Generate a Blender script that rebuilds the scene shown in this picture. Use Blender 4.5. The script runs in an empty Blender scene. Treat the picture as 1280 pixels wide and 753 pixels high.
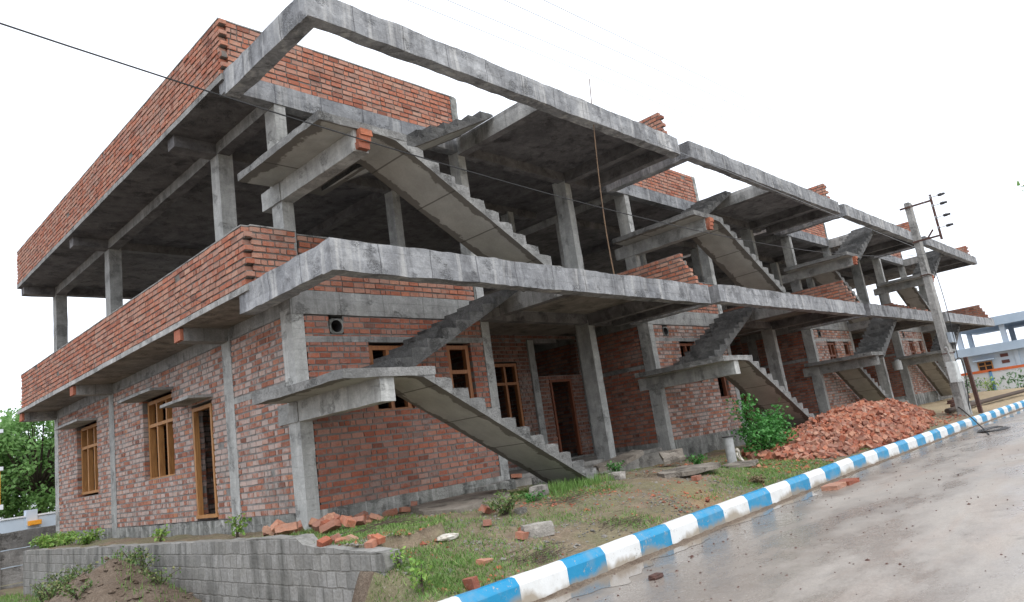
import bpy, bmesh, math, random
from mathutils import Vector, Matrix, noise
random.seed(7)
S = bpy.context.scene
COL = S.collection
def rnd(a, b): return random.uniform(a, b)
def lerp(a, b, t): return a + (b - a) * t
def clamp(t, a=0.0, b=1.0): return max(a, min(b, t))
def sstep(a, b, x):
    t = clamp((x - a) / (b - a)); return t * t * (3 - 2 * t)
def interp(x, xs, ys):
    if x <= xs[0]: return ys[0]
    for i in range(1, len(xs)):
        if x <= xs[i]: return lerp(ys[i-1], ys[i], (x - xs[i-1]) / (xs[i] - xs[i-1]))
    return ys[-1]
def nz(x, y, z, s=1.0): return noise.noise(Vector((x * s, y * s, z * s)))

# ------------------------------------------------------------------ materials
class NT:
    def __init__(self, name):
        m = bpy.data.materials.new(name); m.use_nodes = True
        self.m = m; self.t = m.node_tree; self.n = self.t.nodes; self.l = self.t.links
        self.b = self.n['Principled BSDF']
        g = self.n.new('ShaderNodeNewGeometry'); self.pos = g.outputs['Position']; self.geo = g
    def node(self, k, **kw):
        n = self.n.new(k)
        for a, v in kw.items(): setattr(n, a, v)
        return n
    def set(self, sock, v):
        if hasattr(v, 'is_output') or isinstance(v, bpy.types.NodeSocket): self.l.new(v, sock)
        else: sock.default_value = v
    def math(self, op, a, b=0.0, clampit=False):
        n = self.node('ShaderNodeMath', operation=op, use_clamp=clampit)
        self.set(n.inputs[0], a); self.set(n.inputs[1], b); return n.outputs[0]
    def scale(self, v, s):
        n = self.node('ShaderNodeVectorMath', operation='MULTIPLY'); self.set(n.inputs[0], v); n.inputs[1].default_value = s
        return n.outputs[0]
    def noise(self, sc, detail=4, rough=.55, vec=None, dist=0.0):
        n = self.node('ShaderNodeTexNoise'); self.l.new(vec or self.pos, n.inputs['Vector'])
        n.inputs['Scale'].default_value = sc; n.inputs['Detail'].default_value = detail
        n.inputs['Roughness'].default_value = rough; n.inputs['Distortion'].default_value = dist
        return n.outputs['Fac']
    def mr(self, v, a, b, c=0.0, d=1.0):
        n = self.node('ShaderNodeMapRange'); self.set(n.inputs[0], v)
        for i, q in enumerate((a, b, c, d)): n.inputs[i + 1].default_value = q
        return n.outputs[0]
    def mix(self, f, a, b, mode='MIX'):
        n = self.node('ShaderNodeMix', data_type='RGBA', blend_type=mode)
        self.set(n.inputs['Factor'], f)
        for s, v in ((n.inputs[6], a), (n.inputs[7], b)):
            if isinstance(v, tuple): s.default_value = (*v, 1)
            else: self.l.new(v, s)
        return n.outputs[2]
    def sep(self):
        n = self.node('ShaderNodeSeparateXYZ'); self.l.new(self.pos, n.inputs[0]); return n.outputs
    def attr(self, name):
        n = self.node('ShaderNodeAttribute', attribute_type='GEOMETRY', attribute_name=name); return n.outputs['Fac']
    def bump(self, h, strength=.4, dist=.02):
        n = self.node('ShaderNodeBump'); n.inputs['Strength'].default_value = strength
        n.inputs['Distance'].default_value = dist; self.l.new(h, n.inputs['Height'])
        self.l.new(n.outputs[0], self.b.inputs['Normal'])
    def ramp(self, f, stops):
        n = self.node('ShaderNodeValToRGB'); self.set(n.inputs[0], f); e = n.color_ramp.elements
        while len(e) < len(stops): e.new(.5)
        for el, (p, c) in zip(e, stops): el.position = p; el.color = (*c, 1)
        return n.outputs[0]
    def done(self, col, rough=.85, spec=.3):
        if isinstance(col, tuple): self.b.inputs['Base Color'].default_value = (*col, 1)
        else: self.l.new(col, self.b.inputs['Base Color'])
        self.set(self.b.inputs['Roughness'], rough)
        self.b.inputs['Specular IOR Level'].default_value = spec
        return self.m
M = {}
def concrete(name, dark, light, streak=.4, grime=.4, gcol=(.07, .068, .065), rough=.88, fine=1.0, pale=0.0, joints=0.0, bumpd=.02):
    t = NT(name)
    a = t.noise(1.1, 5, .6)
    c = t.mix(t.mr(a, .32, .68), dark, light)
    f = t.noise(38, 3, .6)
    c = t.mix(t.mr(f, .3, .7, .35 * fine, 0), c, tuple(q * .55 for q in dark))
    v = t.noise(1.0, 6, .68, t.scale(t.pos, (4.6, 4.6, .6)), .35)
    g = t.noise(.9, 5, .7)
    m1 = t.math('MULTIPLY', t.mr(v, .48, .66), t.mr(g, .38, .6, 0, streak), True)
    c = t.mix(m1, c, gcol)
    g2 = t.noise(2.3, 6, .7, dist=.4)
    c = t.mix(t.mr(g2, .53, .68, 0, grime), c, gcol)
    bl = t.noise(4.5, 6, .75, dist=.3)
    c = t.mix(t.mr(bl, .42, .66, 0, .32), c, tuple(q * .5 for q in dark))
    c = t.mix(t.mr(bl, .46, .30, 0, .3), c, tuple(min(.7, q * 1.3) for q in light))
    pit = t.noise(75, 2, .6)
    c = t.mix(t.mr(pit, .64, .72, 0, .6), c, tuple(q * .35 for q in dark))
    if pale:
        v2 = t.noise(1.0, 3, .6, t.scale(t.pos, (5.3, 5.3, .35)))
        c = t.mix(t.mr(v2, .55, .68, 0, pale), c, (.62, .61, .58))
    if joints:
        s = t.sep(); q = t.math('ADD', s[0], s[1])
        fr = t.math('FRACT', t.math('MULTIPLY', q, 1 / .92))
        j = t.math('LESS_THAN', fr, .02)
        c = t.mix(t.math('MULTIPLY', j, joints), c, gcol)
    pa = t.noise(1.7, 5, .72, t.scale(t.pos, (1, 1, .8)), .6)
    c = t.mix(t.mr(pa, .56, .60, 0, .45 * grime), c, tuple(q * .55 for q in dark))      # damp patches with an edge
    hc = t.math('MULTIPLY', t.mr(t.noise(2.6, 3, .5), .56, .62), t.mr(t.noise(38, 2, .7), .45, .6))
    c = t.mix(t.math('MULTIPLY', hc, .55), c, tuple(q * .45 for q in dark))              # honeycombing
    oi = t.node('ShaderNodeObjectInfo'); val = t.mr(oi.outputs['Random'], 0, 1, .8, 1.16)
    vm = t.node('ShaderNodeVectorMath', operation='SCALE'); t.l.new(c, vm.inputs[0]); t.l.new(val, vm.inputs['Scale']); c = vm.outputs[0]
    sb = t.sep(); bl_ = t.math('FRACT', t.math('MULTIPLY', sb[2], 1 / .17)); bl_ = t.math('MULTIPLY', t.math('LESS_THAN', bl_, .06), .5)
    t.bump(t.math('SUBTRACT', t.math('ADD', t.math('MULTIPLY', f, .35), t.noise(9, 5, .6)), t.math('ADD', hc, bl_)), .8, bumpd)
    M[name] = t.done(c, rough)
concrete('column_concrete', (.34, .34, .325), (.54, .54, .515), .4, .2, pale=.3)
concrete('fascia_concrete', (.21, .215, .225), (.44, .445, .45), .8, .6, (.075, .075, .08), pale=.4, joints=.7)
concrete('beam_concrete', (.29, .288, .275), (.47, .465, .445), .6, .28, pale=.25, joints=.4)
concrete('stair_concrete', (.19, .188, .18), (.37, .365, .35), .1, .5, fine=1.4, bumpd=.04)
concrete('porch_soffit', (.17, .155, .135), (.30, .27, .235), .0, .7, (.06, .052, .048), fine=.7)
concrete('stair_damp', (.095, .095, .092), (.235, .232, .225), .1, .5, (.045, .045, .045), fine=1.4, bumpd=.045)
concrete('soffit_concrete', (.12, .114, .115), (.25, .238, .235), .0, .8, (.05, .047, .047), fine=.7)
concrete('plinth_concrete', (.20, .20, .185), (.42, .42, .39), .9, .5, (.05, .055, .045), pale=.5, bumpd=.05)
concrete('floor_concrete', (.2, .19, .17), (.34, .32, .29), .0, .5)
concrete('precast_concrete', (.20, .195, .185), (.36, .35, .335), .3, .5, bumpd=.04)
concrete('pole_concrete', (.27, .265, .25), (.42, .41, .39), .7, .3, pale=.2)
concrete('slab_concrete', (.15, .125, .10), (.33, .295, .25), .0, .55, (.08, .07, .05), bumpd=.04)
concrete('stone_grey', (.24, .225, .20), (.40, .37, .33), .0, .3, bumpd=.04)

def stair_soffit():
    t = NT('stair_soffit')       # grey-green shuttered soffit, rain-wet along its borders (uv: along, across 0..1)
    uv = t.node('ShaderNodeUVMap', uv_map='UVMap'); sp = t.node('ShaderNodeSeparateXYZ'); t.l.new(uv.outputs[0], sp.inputs[0])
    c = t.mix(t.mr(t.noise(2.2, 5, .6), .3, .7), (.33, .325, .295), (.47, .463, .425))
    c = t.mix(t.mr(t.noise(30, 3), .3, .75, .25, 0), c, (.24, .23, .2))
    e = t.math('MINIMUM', sp.outputs[1], t.math('SUBTRACT', 1.0, sp.outputs[1]))
    e = t.math('ADD', e, t.math('MULTIPLY', t.math('SUBTRACT', t.noise(2.6, 5, .65), .5), .42))
    wet = t.mr(e, .13, .155, 1, 0)
    c = t.mix(t.math('MULTIPLY', wet, .85), c, (.12, .11, .095))
    fr = t.math('FRACT', t.math('MULTIPLY', sp.outputs[0], 1.1))
    c = t.mix(t.math('MULTIPLY', t.math('LESS_THAN', fr, .025), .7), c, (.07, .065, .055))
    t.bump(t.noise(14, 5, .6), .5, .015)
    M['stair_soffit'] = t.done(c, .8)
stair_soffit()

def brick(name, stops, wash=0.0, washcol=(.40, .34, .31), dirt=.4, smear=.55):
    t = NT(name)
    r = t.attr('rnd')
    c = t.ramp(r, stops)
    n = t.noise(24, 4, .6)
    c = t.mix(t.mr(n, .3, .7, .45, 0), c, (.13, .05, .032))
    w = t.noise(60, 3, .6)
    c = t.mix(t.mr(w, .58, .72, 0, .4), c, (.45, .25, .17))
    if wash:
        a = t.math('ADD', t.math('MULTIPLY', t.attr('wsh'), .55), t.noise(7, 4, .65))
        b = t.math('ADD', a, t.math('MULTIPLY', t.noise(.5, 3), .55))
        c = t.mix(t.mr(b, 1.0 - .1 * wash, 1.18, 0, wash), c, washcol)
    sm = t.math('ADD', t.math('MULTIPLY', t.noise(1.3, 4, .6), .6), t.math('MULTIPLY', t.noise(13, 4, .7), .5))
    c = t.mix(t.mr(sm, .57, .66, 0, smear), c, (.30, .275, .25))
    g = t.noise(1.6, 5, .7)
    c = t.mix(t.mr(g, .52, .7, 0, dirt), c, (.06, .04, .035))
    t.bump(t.math('ADD', t.noise(45, 3, .6), t.noise(14, 3)), .6, .012)
    M[name] = t.done(c, .85)
brick('brick_orange', [(0, (.23, .08, .05)), (.35, (.42, .14, .08)), (.7, (.49, .18, .105)), (1, (.53, .26, .17))], .45, (.40, .28, .22), .3, .3)
brick('brick_washed', [(0, (.20, .085, .06)), (.4, (.37, .145, .09)), (.75, (.46, .20, .13)), (1, (.50, .22, .12))], .7, (.50, .43, .39), .22, .7)
brick('brick_front', [(0, (.17, .062, .042)), (.4, (.35, .11, .065)), (.8, (.44, .15, .088)), (1, (.46, .21, .14))], .3, (.42, .33, .28), .3, .45)
brick('brick_porch_shade', [(0, (.09, .045, .035)), (.5, (.19, .075, .05)), (1, (.28, .14, .1))], .2, (.25, .2, .17), .6, .5)  # darkened brick: shade of the recess and rooms put into the colour
brick('brick_loose', [(0, (.17, .055, .038)), (.35, (.36, .11, .06)), (.75, (.48, .165, .085)), (1, (.50, .27, .18))], .3, (.42, .3, .23), .3, .25)
def mortar(name, a, b, dark=.35):
    t = NT(name); c = t.mix(t.mr(t.noise(5, 5, .65), .3, .7), a, b)
    c = t.mix(t.mr(t.noise(1.4, 5, .7), .5, .7, 0, dark), c, (.075, .07, .062))
    t.bump(t.noise(55, 4, .6), .8, .015); M[name] = t.done(c, .92)
mortar('mortar_grey', (.12, .105, .092), (.22, .20, .18))
mortar('mortar_front', (.14, .13, .118), (.25, .232, .215))
mortar('mortar_pale', (.16, .15, .14), (.29, .28, .265), .4)

def simple(name, col, col2=None, sc=8, rough=.6, bump=.0, stretch=None, spec=.4, metal=0):
    t = NT(name); v = t.scale(t.pos, stretch) if stretch else None
    c = t.mix(t.mr(t.noise(sc, 4, .6, v), .3, .7), col, col2 or tuple(q * .7 for q in col))
    if bump: t.bump(t.noise(sc * 2, 4, .6, v), bump, .01)
    m = t.done(c, rough, spec); t.b.inputs['Metallic'].default_value = metal; M[name] = m
simple('wood_frame', (.50, .255, .085), (.36, .16, .05), 3, .5, .2, (9, 9, .8))
simple('wood_frame', (.46, .225, .075), (.27, .12, .04), 4, .6, .3, (9, 9, 1.0))
simple('wood_mid', (.36, .15, .055), (.22, .085, .035), 3, .55, .2, (9, 9, .8))
simple('wood_dark', (.22, .075, .035), (.13, .045, .025), 3, .55, .2, (9, 9, .8))
simple('timber_old', (.11, .075, .055), (.05, .038, .03), 5, .9, .6, (2, 12, 12))
simple('rust', (.12, .055, .04), (.05, .03, .026), 14, .8, .4)
simple('steel_and_bore_shade', (.06, .055, .055), (.03, .03, .03), 10, .6)
simple('cable_black', (.018, .018, .02), (.03, .03, .03), 10, .5)
simple('cable_pale', (.38, .40, .42), (.24, .25, .27), 1, .4)
simple('pvc', (.42, .43, .43), (.28, .28, .27), 9, .5, .2)
simple('box_white', (.60, .62, .60), (.42, .43, .42), 6, .5)
simple('cloth_white', (.62, .60, .54), (.42, .36, .28), 9, .9, .4)
simple('plate_blue', (.33, .37, .41), (.25, .29, .33), 5, .5)
simple('bamboo', (.20, .125, .07), (.12, .075, .045), 12, .7)
simple('house_blue', (.40, .49, .58), (.33, .42, .51), 1.2, .8)
simple('house_blue_pale', (.50, .58, .66), (.44, .52, .60), 1.2, .8)
simple('wall_white', (.70, .72, .74), (.58, .61, .64), 1.5, .8)
simple('orange_paint', (.72, .17, .05), (.60, .14, .05), 3, .7)
simple('yellow_paint', (.80, .36, .03), (.72, .30, .03), 3, .7)
simple('maroon_paint', (.14, .055, .045), (.1, .04, .035), 3, .7)
simple('mural_green', (.14, .30, .14), (.22, .38, .2), 5, .8)
simple('mural_blue', (.12, .28, .50), (.16, .32, .55), 5, .8)
simple('bark', (.10, .075, .055), (.05, .04, .03), 7, .95, .8, (3, 3, .7))
simple('glass_dark', (.02, .022, .025), (.03, .03, .03), 3, .15, spec=.6)
simple('ceramic', (.55, .56, .55), (.4, .41, .4), 6, .3)
def leafmat(name, a, b, cc, tr=.25):
    t = NT(name); c = t.ramp(t.attr('rnd'), [(0, a), (.5, b), (1, cc)])
    m = t.done(c, .5, .35)
    tn = t.node('ShaderNodeBsdfTranslucent'); t.l.new(c, tn.inputs[0])
    mx = t.node('ShaderNodeMixShader'); mx.inputs[0].default_value = tr
    out = t.n['Material Output']; t.l.new(t.b.outputs[0], mx.inputs[1]); t.l.new(tn.outputs[0], mx.inputs[2]); t.l.new(mx.outputs[0], out.inputs[0])
    M[name] = m
leafmat('leaf_tree', (.12, .24, .07), (.19, .35, .11), (.30, .46, .19), .45)
leafmat('leaf_bush', (.04, .15, .03), (.07, .24, .05), (.13, .33, .09))
leafmat('leaf_lime', (.14, .28, .05), (.22, .38, .08), (.34, .44, .12))
leafmat('leaf_weed', (.07, .15, .04), (.14, .22, .07), (.26, .26, .11))
leafmat('leaf_dry', (.13, .10, .05), (.2, .15, .08), (.27, .22, .12))
leafmat('grass_blade', (.10, .20, .045), (.18, .32, .08), (.34, .36, .15), .35)

def kerb_paint(name, col, dark):
    t = NT(name); s = t.sep()
    # mud splashed up from the gutter, ragged upper edge
    h = t.math('ADD', s[2], t.math('MULTIPLY', t.math('SUBTRACT', t.noise(1.3, 4, .6, t.scale(t.pos, (1, .2, .2))), .5), -.50))
    h = t.math('ADD', h, t.math('MULTIPLY', t.math('SUBTRACT', t.noise(14, 4, .65), .5), -.05))
    mud = t.mr(h, -.83, -.755, 1, 0)
    c = t.mix(t.mr(t.noise(3, 4, .6), .3, .7), col, dark)
    c = t.mix(t.mr(t.noise(9, 5, .7), .6, .68, 0, .6), c, tuple(q * .75 for q in dark))
    sc = t.noise(2.0, 5, .75, dist=.5)
    c = t.mix(t.mr(sc, .68, .72, 0, .8), c, (.16, .15, .14))
    chip = t.math('ADD', t.noise(17, 5, .75), t.math('MULTIPLY', t.noise(1.7, 3), .35))
    c = t.mix(t.mr(chip, .80, .83, 0, .85), c, (.33, .32, .29))
    c = t.mix(t.mr(t.noise(2.4, 5, .7), .5, .7, 0, .28), c, (.36, .32, .25))
    c = t.mix(t.math('MULTIPLY', mud, .85), c, (.29, .235, .165))
    t.bump(t.noise(30, 4, .6), .3, .008)
    M[name] = t.done(c, t.mr(t.noise(5, 3), .3, .7, .35, .6), .4)
kerb_paint('kerb_white', (.76, .77, .76), (.66, .67, .65))
kerb_paint('kerb_blue', (.005, .225, .43), (.02, .25, .44))

def road_mat():
    t = NT('wet_road'); s = t.sep()
    big = t.noise(.35, 5, .6, t.scale(t.pos, (.5, 1.4, 1)))
    c = t.mix(t.mr(big, .3, .7), (.31, .272, .235), (.47, .425, .375))
    mud = t.noise(.8, 5, .65, t.scale(t.pos, (.35, 1.2, 1)), .6)
    c = t.mix(t.mr(mud, .5, .68, 0, .45), c, (.36, .25, .19))
    sy = t.math('ADD', s[1], t.math('MULTIPLY', t.math('SUBTRACT', t.noise(.6, 3), .5), .5))
    for yc, wd in ((-6.7, .28), (-8.25, .30), (-10.3, .3)):
        tr = t.math('MULTIPLY', t.mr(t.math('ABSOLUTE', t.math('ADD', sy, -yc)), wd * .4, wd, 1, 0), t.mr(t.noise(2.2, 5, .7), .4, .62, 0, .38))
        c = t.mix(tr, c, (.20, .165, .135))
    vo = t.node('ShaderNodeTexVoronoi', feature='DISTANCE_TO_EDGE'); vo.inputs['Scale'].default_value = .33
    wv = t.node('ShaderNodeVectorMath', operation='ADD'); t.l.new(t.pos, wv.inputs[0])
    nn = t.node('ShaderNodeTexNoise'); t.l.new(t.pos, nn.inputs['Vector']); nn.inputs['Scale'].default_value = 1.6; nn.inputs['Detail'].default_value = 6
    ws = t.node('ShaderNodeVectorMath', operation='SCALE'); t.l.new(nn.outputs['Color'], ws.inputs[0]); ws.inputs['Scale'].default_value = 1.1; t.l.new(ws.outputs[0], wv.inputs[1]); t.l.new(wv.outputs[0], vo.inputs['Vector'])
    ck = t.math('MULTIPLY', t.mr(vo.outputs['Distance'], .004, .011, 1, 0), t.mr(t.noise(.25, 2), .5, .6, 0, .55))
    c = t.mix(ck, c, (.10, .085, .07))
    fine = t.noise(70, 3, .7)
    c = t.mix(t.mr(fine, .3, .7, .62, 0), c, (.12, .105, .09))
    c = t.mix(t.mr(t.noise(34, 3, .7), .62, .72, 0, .5), c, (.46, .44, .41))
    c = t.mix(t.mr(t.noise(1.7, 6, .72, t.scale(t.pos, (.5, 1.5, 1)), .8), .5, .66, 0, .28), c, (.19, .175, .16))
    sp = t.noise(16, 4, .7)
    c = t.mix(t.mr(sp, .60, .72, 0, .55), c, (.13, .10, .08))
    d = t.math('ADD', s[1], t.math('MULTIPLY', t.math('SUBTRACT', t.noise(1.1, 4, .6), .5), 1.3))
    g = t.mr(d, -5.75, -5.25, 0, 1)            # damp gutter beside the kerb
    c = t.mix(t.math('MULTIPLY', g, .6), c, (.15, .115, .085))
    wet = t.mr(t.noise(.5, 5, .6, t.scale(t.pos, (.6, 1.6, 1))), .42, .54, 0, 1)
    wet = t.math('MAXIMUM', wet, t.math('MULTIPLY', g, .8))
    c = t.mix(t.math('MULTIPLY', wet, .2), c, (.2, .17, .15))
    rr = t.math('ADD', t.math('MULTIPLY', t.math('SUBTRACT', 1.0, wet), .40), t.mr(t.noise(8, 4), .3, .7, .16, .3))
    t.bump(t.math('ADD', t.math('MULTIPLY', fine, .5), t.noise(11, 4, .65)), .35, .008)
    M['wet_road'] = t.done(c, rr, .5)
road_mat()
def water_mat():
    t = NT('puddle_water'); c = t.mix(t.mr(t.noise(1.4, 4), .3, .7), (.17, .135, .105), (.25, .205, .16))
    t.bump(t.noise(5, 2), .04, .004); M['puddle_water'] = t.done(c, .09, .45)
water_mat()
def soil_mat():
    t = NT('soil'); s = t.sep()
    n1 = t.noise(.8, 6, .65); n2 = t.noise(5, 5, .7); n3 = t.noise(26, 4, .7)
    c = t.mix(t.mr(n2, .3, .7), (.17, .125, .085), (.35, .27, .19))
    c = t.mix(t.mr(t.noise(.55, 5, .6, dist=.5), .55, .68, 0, .8), c, (.42, .25, .13))     # yellow building sand spilled about
    c = t.mix(t.mr(n1, .40, .6, 0, .55), c, (.17, .20, .085))
    c = t.mix(t.mr(n3, .3, .72, .5, 0), c, (.07, .05, .035))
    c = t.mix(t.mr(t.noise(40, 2, .6), .64, .7, 0, .6), c, (.34, .30, .26))
    far = t.mr(s[0], 21, 27, 0, 1)
    c = t.mix(t.math('MULTIPLY', far, .75), c, (.43, .33, .21))
    t.bump(t.math('ADD', n2, t.math('MULTIPLY', n3, .7)), .9, .05)
    M['soil'] = t.done(c, .9)
soil_mat()
def mound_mat():
    t = NT('mound_soil'); n2 = t.noise(4, 6, .7); n3 = t.noise(24, 4, .7)
    c = t.mix(t.mr(n2, .3, .7), (.15, .105, .075), (.28, .22, .165))
    c = t.mix(t.mr(n3, .3, .72, .5, 0), c, (.06, .045, .032))
    t.bump(t.math('ADD', n2, n3), .9, .06); M['mound_soil'] = t.done(c, .92)
mound_mat()
def block_wall_mat():
    t = NT('block_wall'); s = t.sep()
    cmb = t.node('ShaderNodeCombineXYZ'); t.l.new(s[1], cmb.inputs[0]); t.l.new(s[2], cmb.inputs[1])
    off = t.node('ShaderNodeVectorMath', operation='ADD'); t.l.new(cmb.outputs[0], off.inputs[0])
    nn = t.node('ShaderNodeTexNoise'); t.l.new(t.pos, nn.inputs['Vector']); nn.inputs['Scale'].default_value = 5
    sc = t.node('ShaderNodeVectorMath', operation='SCALE'); t.l.new(nn.outputs['Color'], sc.inputs[0]); sc.inputs['Scale'].default_value = .035
    t.l.new(sc.outputs[0], off.inputs[1])
    b = t.node('ShaderNodeTexBrick'); t.l.new(off.outputs[0], b.inputs['Vector'])
    b.inputs['Scale'].default_value = 1; b.inputs['Brick Width'].default_value = .2; b.inputs['Row Height'].default_value = .185
    b.inputs['Mortar Size'].default_value = .014; b.inputs['Mortar Smooth'].default_value = .6
    b.inputs['Color1'].default_value = (.21, .205, .19, 1); b.inputs['Color2'].default_value = (.36, .35, .33, 1)
    b.inputs['Mortar'].default_value = (.25, .24, .22, 1)
    c = t.mix(t.mr(t.noise(3, 5, .7), .45, .62, 0, .7), b.outputs[0], (.27, .26, .235))
    c = t.mix(t.mr(t.noise(1.0, 5, .6, t.scale(t.pos, (4, 4, .5))), .5, .68, 0, .8), c, (.085, .085, .075))
    c = t.mix(t.mr(t.noise(30, 3, .6), .3, .7, .35, 0), c, (.1, .095, .085))
    t.bump(t.math('ADD', t.math('MULTIPLY', b.outputs['Fac'], -.8), t.noise(20, 4, .6)), .7, .02)
    M['block_wall'] = t.done(c, .9)
block_wall_mat()

# ------------------------------------------------------------------ mesh building
class MB:
    def __init__(s): s.v = []; s.f = []; s.mi = []; s.r = []; s.w = []; s.uv = {}
    def face(s, ids, mi=0, r=0.0, w=0.0): s.f.append(ids); s.mi.append(mi); s.r.append(r); s.w.append(w)
    def quad(s, p, mi=0, r=0.0, w=0.0):
        n = len(s.v); s.v += [tuple(q) for q in p]; s.face(list(range(n, n + len(p))), mi, r, w)
    def box(s, x0, x1, y0, y1, z0, z1, mi=0, r=0.0, w=0.0, j=0.0, mat=None):
        n = len(s.v)
        c = [(x, y, z) for z in (z0, z1) for y in (y0, y1) for x in (x0, x1)]
        if j: c = [(x + rnd(-j, j), y + rnd(-j, j), z + rnd(-j, j)) for x, y, z in c]
        if mat is not None: c = [tuple(mat @ Vector(p)) for p in c]
        s.v += c
        for f in ((0, 2, 3, 1), (4, 5, 7, 6), (0, 1, 5, 4), (2, 6, 7, 3), (0, 4, 6, 2), (1, 3, 7, 5)):
            s.face([n + i for i in f], mi, r, w)
    def cbox(s, x0, x1, y0, y1, z0, z1, j=.007, seg=.3, mi=0, soff=None):
        # cast concrete: subdivided, slightly wavy faces and edges
        L = (x1 - x0, y1 - y0, z1 - z0); N = [max(1, int(math.ceil(l / seg))) for l in L]; o = (x0, y0, z0); idx = {}
        def vid(i, jj, k):
            key = (i, jj, k)
            if key not in idx:
                p = Vector((o[0] + L[0] * i / N[0], o[1] + L[1] * jj / N[1], o[2] + L[2] * k / N[2]))
                d = noise.noise_vector(p * 2.3 + Vector((OFF, 0, 0))) * j + noise.noise_vector(p * 9 + Vector((OFF, 5, 0))) * j * .8
                idx[key] = len(s.v); s.v.append(tuple(p + d))
            return idx[key]
        for a in range(3):
            b, c = (a + 1) % 3, (a + 2) % 3
            for side in (0, N[a]):
                for u in range(N[b]):
                    for v in range(N[c]):
                        q = []
                        for du, dv in ((0, 0), (1, 0), (1, 1), (0, 1)):
                            t = [0, 0, 0]; t[a] = side; t[b] = u + du; t[c] = v + dv; q.append(vid(*t))
                        if side == 0: q.reverse()
                        m2 = mi
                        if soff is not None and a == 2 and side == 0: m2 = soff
                        s.face(q, m2)
    def cyl(s, p0, p1, r0, r1=None, n=8, mi=0, r=0.0, caps=True):
        p0 = Vector(p0); p1 = Vector(p1); r1 = r0 if r1 is None else r1
        d = (p1 - p0).normalized(); a = d.orthogonal().normalized(); b = d.cross(a); k = len(s.v)
        for p, rr in ((p0, r0), (p1, r1)):
            for i in range(n):
                t = 2 * math.pi * i / n; s.v.append(tuple(p + a * math.cos(t) * rr + b * math.sin(t) * rr))
        for i in range(n): s.face([k + i, k + (i + 1) % n, k + n + (i + 1) % n, k + n + i], mi, r)
        if caps: s.face([k + i for i in range(n)][::-1], mi, r); s.face([k + n + i for i in range(n)], mi, r)
    def tube(s, pts, rad, n=6, mi=0):
        for i in range(len(pts) - 1):
            ra = rad(i / (len(pts) - 1)) if callable(rad) else rad; rb = rad((i + 1) / (len(pts) - 1)) if callable(rad) else rad
            s.cyl(pts[i], pts[i + 1], ra, rb, n, mi)
    def leaf(s, p, size, r, mi=0, up=.3):
        d = Vector((rnd(-1, 1), rnd(-1, 1), rnd(-1, 1))).normalized()
        nn = Vector((rnd(-1, 1), rnd(-1, 1), rnd(-.2, 1) + up)).normalized(); w = d.cross(nn).normalized() * size * .34
        p = Vector(p); a = p; c = p + d * size; b = p + d * size * .45 + nn * size * .1
        s.quad([a, b + w, c, b - w], mi, r)
    def build(s, name, mats, parent=None, smooth=False):
        me = bpy.data.meshes.new(name); me.from_pydata(s.v, [], s.f)
        if not isinstance(mats, (list, tuple)): mats = [mats]
        for m in mats: me.materials.append(M[m])
        me.polygons.foreach_set('material_index', s.mi)
        if any(s.r): a = me.attributes.new('rnd', 'FLOAT', 'FACE'); a.data.foreach_set('value', s.r)
        if any(s.w): a = me.attributes.new('wsh', 'FLOAT', 'FACE'); a.data.foreach_set('value', s.w)
        if s.uv:
            ul = me.uv_layers.new(name='UVMap')
            for pi, co in s.uv.items():
                for li, c in zip(me.polygons[pi].loop_indices, co): ul.data[li].uv = c
        if smooth: me.polygons.foreach_set('use_smooth', [True] * len(me.polygons))
        me.update()
        o = bpy.data.objects.new(name, me); COL.objects.link(o)
        if parent: o.parent = parent
        return o
OFF = 0.0
def tag(o, label=None, cat=None, group=None, kind=None):
    if label: o['label'] = label
    if cat: o['category'] = cat
    if group: o['group'] = group
    if kind: o['kind'] = kind
    return o
def thing(name, loc, label, cat, group=None, rz=0):
    o = bpy.data.objects.new(name, None); COL.objects.link(o); o.location = loc; o.rotation_euler = (0, 0, rz)
    o.empty_display_size = .2
    return tag(o, label, cat, group)
def bez(pts, n):
    out = []
    for i in range(n + 1):
        t = i / n; q = [Vector(p) for p in pts]
        while len(q) > 1: q = [q[k].lerp(q[k + 1], t) for k in range(len(q) - 1)]
        out.append(q[0])
    return out

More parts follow.
